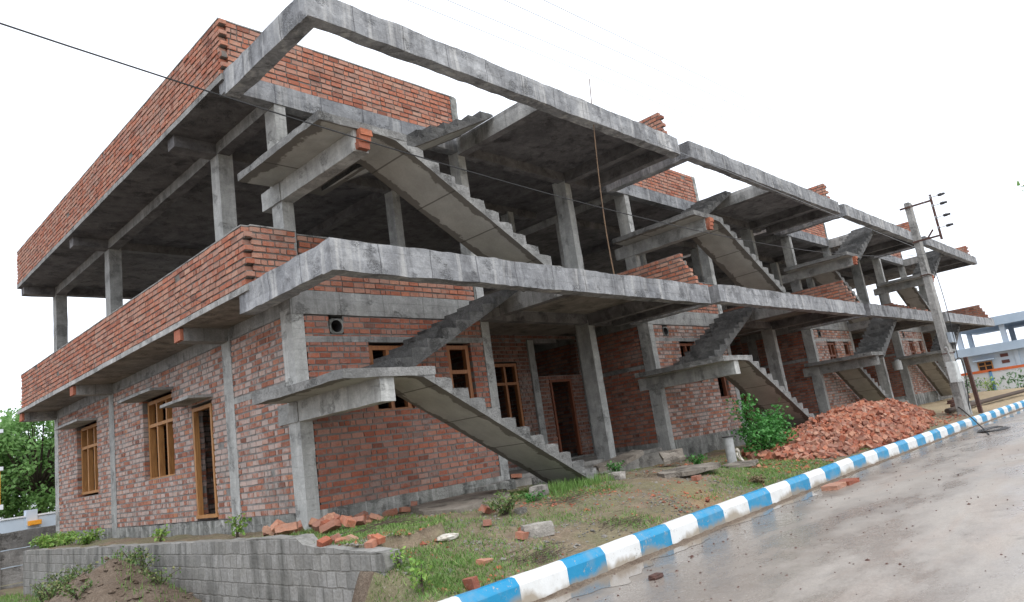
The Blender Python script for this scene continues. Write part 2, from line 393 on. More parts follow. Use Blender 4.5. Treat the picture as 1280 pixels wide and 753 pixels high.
CH = .105            # brick course
def brickwall(axis, plane, thick, u0, u1, z0, z1, openings=(), end0=None, end1=None, pr=.011, top=None, topcap=True, core_in=.012):
    """axis 'y' = wall runs along y at x=plane..plane+thick; axis 'x' = runs along x at y=plane..plane+thick"""
    mb = MB()
    def put(a0, a1, b0, b1, c0, c1, **k):
        if axis == 'x': mb.box(a0, a1, b0, b1, c0, c1, **k)
        else: mb.box(b0, b1, a0, a1, c0, c1, **k)
    n = max(1, int(round((z1 - z0) / CH))); ch = (z1 - z0) / n
    for row in range(n):
        za = z0 + row * ch; zb = za + ch
        s0 = u0 + (end0(row, n) if end0 else 0); s1 = u1 + (end1(row, n) if end1 else 0)
        spans = [(s0, s1)]
        for (a, b, c, d) in openings:
            if za < d - .02 and zb > c + .02:
                nw = []
                for p, q in spans:
                    if b <= p or a >= q: nw.append((p, q))
                    else:
                        if a > p: nw.append((p, a))
                        if b < q: nw.append((b, q))
                spans = nw
        flip = row % 2
        for (p, q) in spans:
            if q - p < .02: continue
            put(p + (.035 if p == s0 else .016), q - (.035 if q == s1 else .016), plane + core_in, plane + thick - core_in, za, zb, mi=1)
            u = p - (0 if flip else .115) ; hdr = (row * 7 + int(p * 3)) % 3 == 0
            u = p - rnd(0, .1) - (.12 if flip else 0)
            while u < q:
                L = (.112 if random.random() < (.5 if row % 3 == 0 else .16) else .228) * rnd(.94, 1.05)
                a, b = max(u, p), min(u + L, q)
                if b - a > .035 and random.random() > .004:
                    o = rnd(-.003, pr); o2 = rnd(-.003, pr); sk = rnd(-.0025, .0025)
                    put(a + .010, b - .010, plane - o, plane + thick + o2, za + .012 + sk, zb - .019 + sk, mi=0, r=clamp(random.gauss(.5, .24), .01, 1), w=random.random(), j=.0035)
                u += L
    if topcap and top is None:
        pass
    return mb
def tooth(s=1): return lambda row, n: s * (.06 if row % 2 else -.03) * (1 if row else 1)
# ------------------------------------------------------------------ houses
def flight(xs, zs, steps, tread, rise, sgn, y0, y1, soff_z, parent, name, pre=0.0):
    """stair flight; xs,zs = first nosing; soff_z(x) = underside height"""
    mb = MB(); ny = 5
    ends = []
    for i in range(steps):
        xa = xs + i * tread; xb = xa + tread
        zt = zs + sgn * i * rise
        dz = rnd(-.014, .014); zt += dz
        sub = 3
        X = [lerp(xa, xb, k / sub) for k in range(sub + 1)]
        prev = (zt - sgn * rise) if True else 0
        def P(x, y, z, a=.013):
            v = Vector((x, y, z)); d = noise.noise_vector(v * 8 + Vector((OFF, 3, 1))) * a + noise.noise_vector(v * 21) * a * .6
            return v + d
        Ys = [lerp(y0, y1, k / ny) for k in range(ny + 1)]
        for k in range(sub):
            x, x2 = X[k], X[k + 1]
            for q in range(ny):
                ya, yb = Ys[q], Ys[q + 1]
                za = zt - (.015 if k == 0 and sgn > 0 else 0); zb = zt - (.02 if k == sub - 1 and sgn < 0 else 0)
                mb.quad([P(x, ya, za), P(x2, ya, zb), P(x2, yb, zb), P(x, yb, za)])
                mb.quad([P(x, ya, soff_z(x), .004), P(x, yb, soff_z(x), .004), P(x2, yb, soff_z(x2), .004), P(x2, ya, soff_z(x2), .004)], 1)
                dx = xs; f = len(mb.f) - 1
                mb.uv[f] = [((x - dx), (ya - y0) / (y1 - y0)), ((x - dx), (yb - y0) / (y1 - y0)), ((x2 - dx), (yb - y0) / (y1 - y0)), ((x2 - dx), (ya - y0) / (y1 - y0))]
            for yy, fl in ((y0, 0), (y1, 1)):
                for h in range(2):
                    def Z(xx, t): return lerp(soff_z(xx), zt - (.015 if (xx == X[0] and sgn > 0) else 0) - (.02 if xx == X[-1] and sgn < 0 else 0), t)
                    am = lambda t: .013 if t > .1 else .004
                    pts = [P(x, yy, Z(x, h / 2), am(h / 2)), P(x2, yy, Z(x2, h / 2), am(h / 2)), P(x2, yy, Z(x2, (h + 1) / 2), .013), P(x, yy, Z(x, (h + 1) / 2), .013)]
                    mb.quad(pts if not fl else pts[::-1])
        # riser
        xr = xa if sgn > 0 else xb
        zl = zt - rise
        for q in range(ny):
            mb.quad([P(xr, Ys[q], zl), P(xr, Ys[q + 1], zl), P(xr, Ys[q + 1], zt), P(xr, Ys[q], zt)][::(1 if sgn < 0 else -1)])
    if pre:
        sub0 = [(pre + (xs - pre) * k / 3) for k in range(4)]
        for k in range(3):
            x, x2 = sub0[k], sub0[k + 1]
            f = len(mb.f); mb.quad([(x, y0, soff_z(x)), (x, y1, soff_z(x)), (x2, y1, soff_z(x2)), (x2, y0, soff_z(x2))], 1)
            mb.uv[f] = [(x - xs, .0), (x - xs, 1.), (x2 - xs, 1.), (x2 - xs, .0)]
            mb.quad([(x, y0 + .002, soff_z(x)), (x2, y0 + .002, soff_z(x2)), (x2, y0 + .002, zs + rise - .02), (x, y0 + .002, zs + rise - .02)])
            mb.quad([(x, y1, soff_z(x)), (x2, y1, soff_z(x2)), (x2, y1, zs + rise - .02), (x, y1, zs + rise - .02)])
    xe = xs + steps * tread
    for xx, zz in (((xe if pre else xs), zs if not pre else zs + sgn * (steps - 1) * rise), (xe, zs + sgn * (steps - 1) * rise)):
        mb.quad([(xx, y0, soff_z(xx)), (xx, y1, soff_z(xx)), (xx, y1, zz - .02), (xx, y0, zz - .02)])
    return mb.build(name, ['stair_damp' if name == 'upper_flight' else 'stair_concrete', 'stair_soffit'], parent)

def window(parent, axis, plane, depth, u0, u1, z0, z1, mull=(), trans=None, label=None, mat='wood_frame', t=.08, z_lower_mull=None):
    mb = MB()
    def put(a0, a1, c0, c1, d0=0, d1=None):
        d1 = depth if d1 is None else d1
        if axis == 'x': mb.box(a0, a1, plane + d0, plane + d1, c0, c1, j=.002)
        else: mb.box(plane + d0, plane + d1, a0, a1, c0, c1, j=.002)
    put(u0, u0 + t, z0, z1); put(u1 - t, u1, z0, z1); put(u0 - .02, u1 + .02, z0 - t * .8, z0 + .002, -.012, depth + .01); put(u0 + t, u1 - t, z1 - t, z1 - .002)
    for m in mull: put(m - t * .45, m + t * .45, z0, z1 - t, .006, depth - .006)
    if trans: put(u0 + t, u1 - t, trans - t * .45, trans + t * .45, -.004, depth - .01)
    o = mb.build('window', mat, parent)
    if label: o['label'] = label
    return o

def house(i, ox, oy, dz, W, over, label, first=False, last=False):
    global OFF
    OFF = i * 17.3
    H = thing('unfinished_house', (ox, oy, dz), label, 'house', 'unfinished brick houses joined in a row')
    yf = -over; pz = {}
    def C(name, mat, *boxes, soff=None, j=.007, seg=.3, mats=None):
        mb = MB()
        for b in boxes: mb.cbox(*b, j=j, seg=seg, soff=(1 if soff else None))
        return mb.build(name, [mat] + ([soff] if soff else []), H)
    bw = 'brick_washed' if first else 'brick_front'
    # --- columns, ground storey and upper storey
    cols = [(0, .0, .22, .35), (0, 2.25, .3, .35), (0, 8.7, .3, .35), (0, 13.5, .3, .35), (4.28, 0, .22, .3), (8.3, 2.4, .23, .3), (7.93, 0, .23, .4), (4.28, 8.7, .23, .35), (8.3, 8.7, .23, .35), (8.3, 13.5, .23, .35), (4.28, 13.5, .23, .35)]
    for (x, y, w, d) in cols:
        e = .006
        C('column', 'column_concrete', (x - e, x + w, y - e, y + d, -.6, 3.42), j=.006)
    C('column', 'column_concrete', (4.27, 4.5, 2.4, 2.72, -.6, 3.42))
    for (x, y, w, d) in cols + [(4.28, 2.4, .23, .3)]:
        C('column', 'column_concrete', (x + .004, x + w - .005, y + .004, y + d, 3.6, 7.12), j=.006)
    # --- floor slab and roof slab (soffits keep their mould stains)
    right = 9.68 if not last else 10.3
    fs = [(-.9, right, 0, 13.9, 3.57, 3.67), (4.29, W - .02, yf + .24, 0.0, 3.572, 3.672)]
    if first: fs.append((-.9, 0, -.36, 0, 3.57, 3.67))
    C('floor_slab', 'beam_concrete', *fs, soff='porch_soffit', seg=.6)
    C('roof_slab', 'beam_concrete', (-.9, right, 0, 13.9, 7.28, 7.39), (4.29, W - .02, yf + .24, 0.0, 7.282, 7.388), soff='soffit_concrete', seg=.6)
    # --- beams
    for lvl in (0, 3.72):
        z0, z1 = 3.33 + lvl, 3.575 + lvl
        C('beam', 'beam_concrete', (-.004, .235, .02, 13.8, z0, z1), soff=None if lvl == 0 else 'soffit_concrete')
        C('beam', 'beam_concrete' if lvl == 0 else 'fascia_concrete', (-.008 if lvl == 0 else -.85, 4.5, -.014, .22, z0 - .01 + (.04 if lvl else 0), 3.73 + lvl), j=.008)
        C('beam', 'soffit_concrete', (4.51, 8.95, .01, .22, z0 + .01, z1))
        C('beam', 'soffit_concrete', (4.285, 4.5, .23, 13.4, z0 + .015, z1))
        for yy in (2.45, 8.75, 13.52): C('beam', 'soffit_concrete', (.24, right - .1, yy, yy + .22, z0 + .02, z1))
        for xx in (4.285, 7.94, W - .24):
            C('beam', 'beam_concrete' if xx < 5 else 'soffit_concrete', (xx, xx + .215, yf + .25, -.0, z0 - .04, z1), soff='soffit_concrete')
        C('cantilever_beam', 'fascia_concrete', (-.87, -.62, yf + .2, -.02, z0 - .06, 3.685 + lvl), j=.014, seg=.18)
        C('fascia_beam', 'fascia_concrete', (-.872, W, yf, yf + .24, z0 - .075, 3.69 + lvl), j=.017, seg=.16)
        if first:
            for yy in (2.3, 8.68, 13.55):
                C('bracket', 'soffit_concrete' if lvl else 'beam_concrete', (-.80, -.0, yy, yy + .3, z0 + .004, z1 - .002))
                if lvl: continue
                mb = MB(); mb.box(-.865, -.802, yy + .01, yy + .28, z0 + .02, z1 - .02, r=.45, j=.006); mb.build('bracket_end_brick', 'brick_orange', H)
    # --- ground-storey brickwork
    win1 = (1.46, 2.32, 1.62, 2.82); win2 = (3.28, 3.9, 1.12, 2.82); vent = (.7, .96, 2.99, 3.26)
    brickwall('x', .005, .22, .22, 4.27, .15, 3.31, [win1, win2, vent], pr=.006, core_in=.007).build('front_wall', ['brick_front' if i < 1 else 'brick_washed', 'mortar_front'], H)
    if first:
        ops = [(3.2, 4.13, .2, 2.34), (5.12, 6.78, 1.1, 2.84), (10.05, 11.74, 1.08, 2.84)]
    else: ops = []
    for (a, b) in ((.35, 2.25), (2.6, 8.7), (9.05, 13.5)):
        brickwall('y', .006, .22, a, b, .15 if a < 9 else .15, 3.33, [o for o in ops if a < o[0] < b], pr=.006, core_in=.007).build('end_wall', [bw, 'mortar_pale' if first else 'mortar_grey'], H)
    rx = 10.5 if not last else 10.15
    if last: brickwall('y', 10.15, .2, .0, 13.6, .15, 3.57).build('end_wall', ['brick_front', 'mortar_grey'], H)
    brickwall('x', 2.45, .2, 4.5, rx, .15, 3.57, [(6.85, 7.8, 1.1, 2.82), (9.02, 9.98, .18, 2.34), (8.6, 10.4, 2.47, 3.45)]).build('porch_wall', ['brick_porch_shade', 'mortar_grey'], H)
    brickwall('y', 8.3, .2, 2.8, 8.7, .1, 3.5).build('inner_wall', ['brick_porch_shade', 'mortar_grey'], H)  # added partition, keeps light out of the room behind the porch door
    brickwall('x', 8.5, .2, .3, 10.1, .1, 3.5).build('inner_wall', ['brick_porch_shade', 'mortar_grey'], H)  # added cross partition, closes the same room so it stays dark
    brickwall('y', 4.28, .2, .3, 2.4, .15, 3.33).build('inner_wall', ['brick_porch_shade', 'mortar_grey'], H)
    brickwall('x', 4.75, .2, .25, 4.2, .1, 3.5).build('inner_wall', ['brick_washed', 'mortar_grey'], H)
    brickwall('x', 13.6, .22, .3, 9.6, .15, 3.57).build('rear_wall', ['brick_front', 'mortar_grey'], H)
    C('plinth', 'plinth_concrete', (.22, 4.27, -.02, .2, -.6, .155), j=.014, seg=.2)
    C('plinth', 'plinth_concrete', (4.5, rx, 2.42, 2.6, -.6, .16), j=.014, seg=.2)
    for pb in ((-.025, .2, .35, 2.25, -.6, .15), (-.022, .2, 2.6, 8.7, -.6, .14), (-.022, .2, 9.05, 13.5, -.6, .15)): C('plinth', 'plinth_concrete', pb, j=.014, seg=.2)
    C('ground_floor', 'floor_concrete', (.2, rx, .2, 13.6, -.6, .1), (4.5, 10.4 if not last else 10.1, .02, .2, -.6, .02), seg=1)
    C('lintel_band', 'beam_concrete', (.225, 4.265, -.004, .1, 2.845, 2.95), j=.004)
    C('lintel_band', 'beam_concrete', (-.003, .1, .36, 2.24, 2.15, 2.25), j=.004)
    # --- joinery
    window(H, 'x', .06, .1, 1.48, 2.30, 1.66, 2.80, (1.89,), 2.27, mat='wood_mid' if first else 'wood_dark')
    window(H, 'x', .06, .1, 3.30, 3.88, 1.16, 2.80, (), 2.27, mat='wood_mid' if first else 'wood_dark')
    window(H, 'x', 2.44, .1, 6.87, 7.78, 1.14, 2.80, (7.32,), 2.27, mat='wood_mid')
    mb = MB()
    for a, b, c, d in ((9.04, 9.11, .2, 2.32), (9.89, 9.96, .2, 2.32), (9.11, 9.89, 2.25, 2.32)): mb.box(a, b, 2.44, 2.54, c, d)
    mb.build('door_frame', 'wood_dark', H)
    if first:
        for (a, b, z) in ((5.14, 6.76, 1.14), (10.07, 11.72, 1.12)):
            window(H, 'y', .10, .13, a, b, z, 2.82, (a + .56, a + 1.1), 2.27)
        mb = MB()
        mb.box(.0, .1, 3.22, 3.29, .26, 2.32); mb.box(.0, .1, 4.04, 4.11, .26, 2.32); mb.box(.0, .1, 3.29, 4.04, 2.25, 2.318); mb.box(-.01, .11, 3.18, 4.14, .2, .262)
        mb.build('door_frame', 'wood_frame', H)
        for (a, b, z) in ((3.12, 4.5, 2.42), (5.0, 6.95, 2.86), (9.98, 12.03, 2.86)):
            C('sunshade', 'beam_concrete', (-.46, .02, a, b, z, z + .055), soff='beam_concrete', j=.006, seg=.2)
        for (yy, l) in ((1.7, .5), (1.1, .8), (4.4, .9), (3.6, .6), (7.9, .8), (7.2, .5), (10.6, .7), (10.0, .6)):
            mb = MB(); mb.tube(bez([(-.89, yy, 3.72), (-1.02, yy + .1, 3.78), (-1.0, yy + l * .6, 3.9 + rnd(-.05, .1)), (-.97, yy + l, 4.05 + rnd(-.1, .1))], 6), .006, 5); mb.build('rebar', 'rust', H)
    # round vent
    mb = MB(); cx, cz, R0 = .83, 3.125, .108; n = 20; yb = -.012
    ring = [(cx + R0 * math.cos(2 * math.pi * k / n), cz + R0 * math.sin(2 * math.pi * k / n)) for k in range(n)]
    sq = []
    for k in range(n):
        c, s_ = math.cos(2 * math.pi * k / n), math.sin(2 * math.pi * k / n); m = max(abs(c), abs(s_)); sq.append((cx + .13 * c / m, cz + .13 * s_ / m))
    for k in range(n):
        k2 = (k + 1) % n
        mb.quad([(ring[k][0], yb, ring[k][1]), (ring[k2][0], yb, ring[k2][1]), (sq[k2][0], yb, sq[k2][1]), (sq[k][0], yb, sq[k][1])])
        mb.quad([(ring[k][0], yb, ring[k][1]), (ring[k2][0], yb, ring[k2][1]), (ring[k2][0], .24, ring[k2][1]), (ring[k][0], .24, ring[k][1])], 1)
        mb.quad([(sq[k][0], yb, sq[k][1]), (sq[k2][0], yb, sq[k2][1]), (sq[k2][0], .1, sq[k2][1]), (sq[k][0], .1, sq[k][1])])
    mb.build('vent_pipe', ['plinth_concrete', 'steel_and_bore_shade'], H)  # bore in the dark material: shade inside the hole put into its colour
    # --- parapets
    mo = 'mortar_grey'
    if first:
        brickwall('y', -.9, .115, -.36, 13.45, 3.67, 4.62, end0=tooth(-1)).build('parapet', ['brick_orange', mo], H)
        brickwall('x', -.36, .115, -.79, -.01, 3.67, 4.62).build('parapet', ['brick_orange', mo], H)
        brickwall('y', -.9, .115, .0, 13.88, 7.39, 8.40, end0=tooth(-1)).build('parapet', ['brick_orange', mo], H)
        C('parapet_cap', 'beam_concrete', (-.905, -.782, -.3, 13.47, 4.618, 4.64), (-.782, -.0, -.365, -.24, 4.618, 4.64), j=.005)
        C('parapet_cap', 'beam_concrete', (-.905, -.782, .0, 13.9, 8.398, 8.42), (-.782, 4.4, -.005, .118, 8.398, 8.42), j=.006)
    brickwall('x', .0, .115, .225, 4.2, 3.73, 4.7).build('parapet', ['brick_orange', mo], H)
    C('parapet_cap', 'beam_concrete', (.225, 4.3, -.004, .12, 4.698, 4.722), j=.005)
    brickwall('x', .0, .115, -.785, 4.27, 7.45, 8.40).build('parapet', ['brick_orange', mo], H)
    C('parapet_end', 'plinth_concrete', (4.275, 4.45, -.01, .2, 7.4, 8.40), j=.012, seg=.15)
    C('parapet_end', 'plinth_concrete', (4.21, 4.5, .01, .2, 3.73, 4.55), j=.012, seg=.15)
    def jag(row, n): return (.07 if row % 2 else -.02) + (0 if row < n - 1 else .08)
    xr = W - .16
    slope = (i == 2)
    e0 = (lambda row, n: .05 * (row % 2) + row * (.22 if slope else .045))
    brickwall('y', xr, .115, yf + .08, 13.4, 3.675, 4.60 + (.03 if i else 0), end0=e0).build('side_parapet', ['brick_orange', mo], H)
    e1 = (lambda row, n: .07 * (row % 2))
    brickwall('y', xr, .115, yf + .2, 13.4, 7.39, 8.20, end0=e1).build('side_parapet', ['brick_orange', mo], H)
    # --- stairs, two storeys of the same dog-leg
    for lvl in (0, 3.72):
        ly = -2.28 + (2.65 - over)
        zt = 2.02 + lvl
        mb = MB(); mb.cbox(-.62, .965, ly, .3 if lvl == 0 else .25, zt - .125, zt, j=.012, seg=.18, soff=1)
        f0 = len(mb.f)
        for fi in range(f0):
            if mb.mi[fi] == 1:
                mb.uv[fi] = [((mb.v[q][1] - ly) / 1.8, clamp(((mb.v[q][0] + .62) / 1.3) * .9 + .02)) for q in mb.f[fi]]
        mb.build('stair_landing', ['stair_concrete', 'stair_soffit'], H)
        C('landing_beam', 'column_concrete', (-.012, .23, ly + .05, .0, zt - .46, zt - .12), j=.008)
        C('landing_beam', 'column_concrete', (-.03, .2, .0, .62, zt - .46, zt - .135), j=.014, seg=.15)
        sz = lambda x, zt=zt: zt - .09 - .56 * (x - .62) if x > .62 else zt - .128
        sw = i >= 2; la, lb = (ly + 1.07, -.12) if sw else (ly, ly + 1.0); ua, ub = (ly, ly + 1.0) if sw else (ly + 1.07, -.12)
        flight(.95, zt - .172, 11, .313, .172, -1, la, lb, sz, H, 'lower_flight', pre=.3)
        mb = MB()
        uz = lambda x, zt=zt: zt - .21 + .52 * (x - .72)
        flight(.72, zt + .166, 10, .354, .166, 1, ua, ub, uz, H, 'upper_flight')
        if lvl:
            mb = MB()
            for k in range(3): mb.box(.0 + .02 * k, .2 + .02 * k, ly - .04 - .015 * k, ly + .07, zt - .42 - .02 + k * .105, zt - .42 + .08 + k * .105, r=.3 + .2 * k, j=.006)
            mb.build('bearing_brick', 'brick_loose', H)
    return H

house(0, 0, 0, 0, 9.2, 2.65, 'nearest unfinished brick house, with the long end wall, wooden window frames and wall-top parapets', first=True)
house(1, 10.6, 0, .07, 9.6, 2.65, 'second unfinished house from the camera, its open staircase standing behind the green bush')
house(2, 21.65, -.15, .09, 9.45, 2.5, 'third unfinished house along the row, standing behind the heap of red bricks')
house(3, 32.65, -.25, .16, 10.3, 2.4, 'farthest unfinished house of the row, seen behind the concrete electricity pole', last=True)

# ------------------------------------------------------------------ terrain
def kz(x): return .035 * clamp((x + 2) / 12)     # the road rises a little
def ky(x): return .22 * clamp(x / 10)
def h_lawn(x, y):
    a = interp(y, [-4.8, -4, -3, -2.2, 0], [-.615, -.42, -.22, -.12, -.12]); b = interp(y, [-4.8, -3.5, -2, 0], [-.60, -.45, -.33, -.3])
    h = lerp(a, b, clamp((x - 5) / 3.5))
    h += .03 * sstep(8, 14, x) + .05 * sstep(18, 26, x) * sstep(-5, -3, y)
    return h
def h_low(x, y):
    h = -1.12 + .5 * sstep(-3.2, -4.8, y)
    h += .88 * math.exp(-(((x + 2.15) / .95) ** 2 + ((y - 2.2) / 1.9) ** 2)) * (1 + .2 * nz(x, y, 0, 2.2)) + .07 * nz(x, y, 2, 3.7) + .04 * nz(x, y, 5, 9)
    h += .3 * math.exp(-(((x + 1.9) / .6) ** 2 + ((y - 5.6) / 1.4) ** 2))
    return h
def hgt(x, y):
    k = nz(x, y, 0, 1.3) * .035 + nz(x, y, 3, 4.5) * .02
    edge = sstep(-4.8, -4.45, y)
    if y > -3.3: h = h_lawn(x, y) if x > -1.18 else h_low(x, y)
    else:
        t = sstep(-1.22, -1.72, x) * sstep(-4.85, -4.35, y); h = lerp(h_lawn(x, y), h_low(x, y), t)
    if -1.18 < x < .0 and y > -3.3: h = -.10 + .05 * nz(x, y, 1, 2) if y < 11.4 else -1.2        # shelf behind the retaining wall
    if y > 11.4: h = lerp(h, -1.2, sstep(13.9, 14.4, y) if x > -.1 else 1)
    # spoil around the broken slabs and the sand spill
    h += .07 * math.exp(-(((x - 7.2) / 1.4) ** 2 + ((y + 1.6) / .9) ** 2))
    h += .06 * math.exp(-(((x - 4.3) / 1.2) ** 2 + ((y + 3.3) / .6) ** 2))
    return h + k * edge
def axisvals(segs):
    out = []
    for a, b, n in segs: out += [lerp(a, b, i / n) for i in range(n)]
    return out + [segs[-1][1]]
XS = axisvals([(-60, -8, 12), (-8, -3.2, 16), (-3.2, -1.20, 30), (-1.20, -1.16, 1), (-1.16, 8, 150), (8, 20, 100), (20, 50, 60), (50, 160, 12), (160, 900, 4)])
YS = axisvals([(-4.80, 0, 90), (0, 8, 40), (8, 16, 16), (16, 60, 10), (60, 700, 5)])
mb = MB(); nx, ny = len(XS), len(YS)
for y in YS:
    for x in XS: mb.v.append((x, y + ky(x) * sstep(-3.6, -4.8, y), hgt(x, y) if -30 < x < 70 and y < 40 else (-.45 if x > 0 else -1.1)))
for jx in range(ny - 1):
    for ix in range(nx - 1):
        a = jx * nx + ix; xm = (XS[ix] + XS[ix + 1]) / 2
        low = xm < -1.19 and YS[jx] > -3.6
        mb.face([a, a + 1, a + nx + 1, a + nx], 1 if low else 0)
tag(mb.build('ground', ['soil', 'mound_soil'], smooth=True), 'bare soil and thin grass between the kerb and the houses', 'ground', kind='structure')

mb = MB(); xs_ = axisvals([(-80, -12, 8), (-12, 30, 84), (30, 120, 30), (120, 900, 6)]); ys_ = [-13.2, -12.6, -12, -10, -8, -7, -6, -5.5, -4.7]
for y in ys_:
    for x in xs_: mb.v.append((x, y, -.885 + kz(x) + .012 * nz(x, y, 0, .7) * sstep(-5.6, -7, y)))
n_ = len(xs_)
for a in range(len(ys_) - 1):
    for b in range(n_ - 1): k = a * n_ + b; mb.face([k, k + 1, k + n_ + 1, k + n_])
tag(mb.build('road', 'wet_road', smooth=True), 'wet grey concrete road with muddy streaks', 'road', kind='structure')
# puddles along the kerb
def puddle(x0, x1, wmax, seed):
    mb = MB(); n = int((x1 - x0) / .06); 
    for i in range(n + 1):
        x = lerp(x0, x1, i / n); t = i / n
        w = wmax * (math.sin(math.pi * t) ** .4) * (.62 + .55 * nz(x, seed, 0, .9) + .3 * nz(x, seed, 4, 3.2))
        w = max(.01, w); yk = -4.905 + ky(x)
        z = -.8815 + kz(x)
        mb.v += [(x, yk, z), (x, yk - w, z)]
        if i: k = 2 * i; mb.face([k - 2, k - 1, k + 1, k])
    return mb.build('puddle', 'puddle_water')
tag(puddle(-3.2, 3.3, .62, 1), kind='structure'); tag(puddle(3.5, 9.6, .42, 5), kind='structure'); tag(puddle(10.2, 20, .3, 9), kind='structure'); tag(puddle(21, 36, .8, 13), kind='structure')

mb = MB()
xs2 = [lerp(-4, 40, k / 900) for k in range(901)]
for k, x in enumerate(xs2):
    w_ = .045 + .05 * nz(x, 0, 0, 2.1) + .03 * nz(x, 0, 3, 9); w_ = max(.012, w_); y0 = -4.925 + ky(x); z0 = -.876 + kz(x)
    mb.v += [(x, y0 + .01, z0 + .035 + .03 * nz(x, 4, 0, 5)), (x, y0 - w_ * .6, z0 + .012), (x, y0 - w_ - .02, z0 - .006)]
    if k:
        a = 3 * k
        for q in (0, 1): mb.face([a - 3 + q, a - 2 + q, a + 1 + q, a + q])
tag(mb.build('gutter_silt', 'mound_soil'), 'wet silt and grit along the foot of the kerb', 'silt', kind='structure')
# kerb: painted blocks
bounds = [.23 - .76, .23, .95, 1.68, 2.42, 3.16, 3.96, 4.8, 5.66, 6.52, 7.42, 8.25, 9.12, 9.95]
b0 = bounds[0]; pre = []
while b0 > -12: b0 -= .76; pre.append(b0)
bounds = pre[::-1] + bounds
nwhite0 = 0 if (len(pre) % 2 == 0) else 1
while bounds[-1] < 90: bounds.append(bounds[-1] + .80)
mb = MB()
prof = [(.16, -.64), (.13, -.592), (.08, -.585), (.045, -.592), (.0, -.655), (-.008, -.67), (-.012, -.92)]
for i in range(len(bounds) - 1):
    a, b = bounds[i], bounds[i + 1]; white = ((i - len(pre)) % 2 == 0)
    cuts = [a, a + .012] + [lerp(a, b, t) for t in (.25, .5, .75)] + [b - .012, b]
    base = len(mb.v)
    for q, x in enumerate(cuts):
        inn = .006 if q in (0, len(cuts) - 1) else 0
        for (py, pz_) in prof:
            w = .006 * nz(x, py * 9, pz_ * 9, 2)
            mb.v.append((x, -4.92 + ky(x) + py + w + (inn if py < .1 else 0), pz_ + kz(x) * (1 if pz_ > -.9 else 1) + w - (inn if py > .01 else 0)))
    m = len(prof)
    for q in range(len(cuts) - 1):
        for p in range(m - 1):
            k = base + q * m + p; mb.face([k, k + m, k + m + 1, k + 1], 0 if white else 1)
tag(mb.build('kerb', ['kerb_white', 'kerb_blue']), 'kerb painted in blue and white blocks', 'kerb', kind='structure')

# ==== PART2: everything round the houses
OFF = 3.3
tag(MB().build('x', 'soil'), kind='structure') if False else None
# far side of the road
mb = MB()
for y in (-13.2, -14, -18, -30, -80, -600):
    for x in (-900, -200, -80, -40, -10, 10, 30, 60, 120, 300, 900): mb.v.append((x, y, -.80 if y < -13.3 else -.93))
for a in range(5):
    for b in range(10): k = a * 11 + b; mb.face([k, k + 1, k + 12, k + 11])
tag(mb.build('verge', 'soil'), 'soil verge on the far side of the road', 'ground', kind='structure')

# retaining wall
mb = MB(); mb.cbox(-1.31, -1.08, -3.74, 11.4, -1.7, 0, j=.014, seg=.16)
for k, v in enumerate(mb.v):
    top = interp(v[1], [-3.8, -3.1, -2.12, -1.98, 3.0, 11.4], [-.20, -.15, -.10, .0, -.045, -.11]) + .018 * nz(v[0] * 3, v[1] * 3, 0, 1)
    t = (v[2] + 1.7) / 1.7; mb.v[k] = (v[0], v[1] + (.10 * nz(0, v[2], 5, 3) if v[1] < -3.4 else 0), -1.7 + t * (top + 1.7))
tag(mb.build('retaining_wall', 'block_wall'), 'low grey concrete block retaining wall below the end of the house', 'wall')

def stone(name, loc, size, mat, label, cat, rz=0, group=None, seed=0, jag=.16, rx=0):
    mb = MB(); sx, sy, sz = [q / 2 for q in size]
    mb.cbox(-1, 1, -1, 1, -1, 1, j=0, seg=.4)
    out = []
    for v in mb.v:
        p = Vector(v); q = p.normalized() * 1.25; p = p.lerp(q, .28); p += noise.noise_vector(p * 1.3 + Vector((seed, 0, 0))) * jag
        out.append((p.x * sx, p.y * sy, p.z * sz))
    mb.v = out; o = mb.build(name, mat); o.location = loc; o.rotation_euler = (rx, 0, rz)
    return tag(o, label, cat, group)
def gz(x, y): return hgt(x, y)
stone('kerbstone', (.85, -3.98, gz(.85, -3.98) + .07), (.40, .17, .17), 'stone_grey', 'loose grey concrete kerb block lying on the grass near the kerb', 'concrete block', rz=-.55, seed=1, jag=.05)
stone('rock', (2.75, -2.35, gz(2.75, -2.35) + .07), (.30, .24, .19), 'stone_grey', 'buff squarish stone in front of the foot of the nearest stair', 'rock', rz=.4, seed=4, jag=.1)
stone('rock', (4.75, -2.45, gz(4.75, -2.45) + .05), (.26, .24, .18), 'stone_grey', 'rounded grey stone just right of the nearest stair foot', 'rock', rz=.2, seed=9)
stone('rock', (1.55, -3.05, gz(1.55, -3.05) + .02), (.16, .12, .09), 'stone_grey', 'small bluish stone beside a broken red brick in the weeds', 'rock', seed=12)
for k, (x, y, s) in enumerate([(4.05, -.25, .5), (3.55, -.3, .42), (4.45, -.9, .36)]):
    stone('rubble_block', (x, y, gz(x, y) + .07), (s, .24, .22), 'plinth_concrete', ['long mossy concrete block against the plinth under the nearest stair', 'dark mossy block left of the long one at the plinth', 'mossy block nearest the foot of the stair flight'][k], 'concrete block', rz=rnd(-.15, .15), seed=20 + k, jag=.06)
stone('dirt_clod', (.77, -5.67, -.855), (.17, .09, .05), 'rust', 'dark clod lying on the wet road near the kerb', 'clod', seed=31)

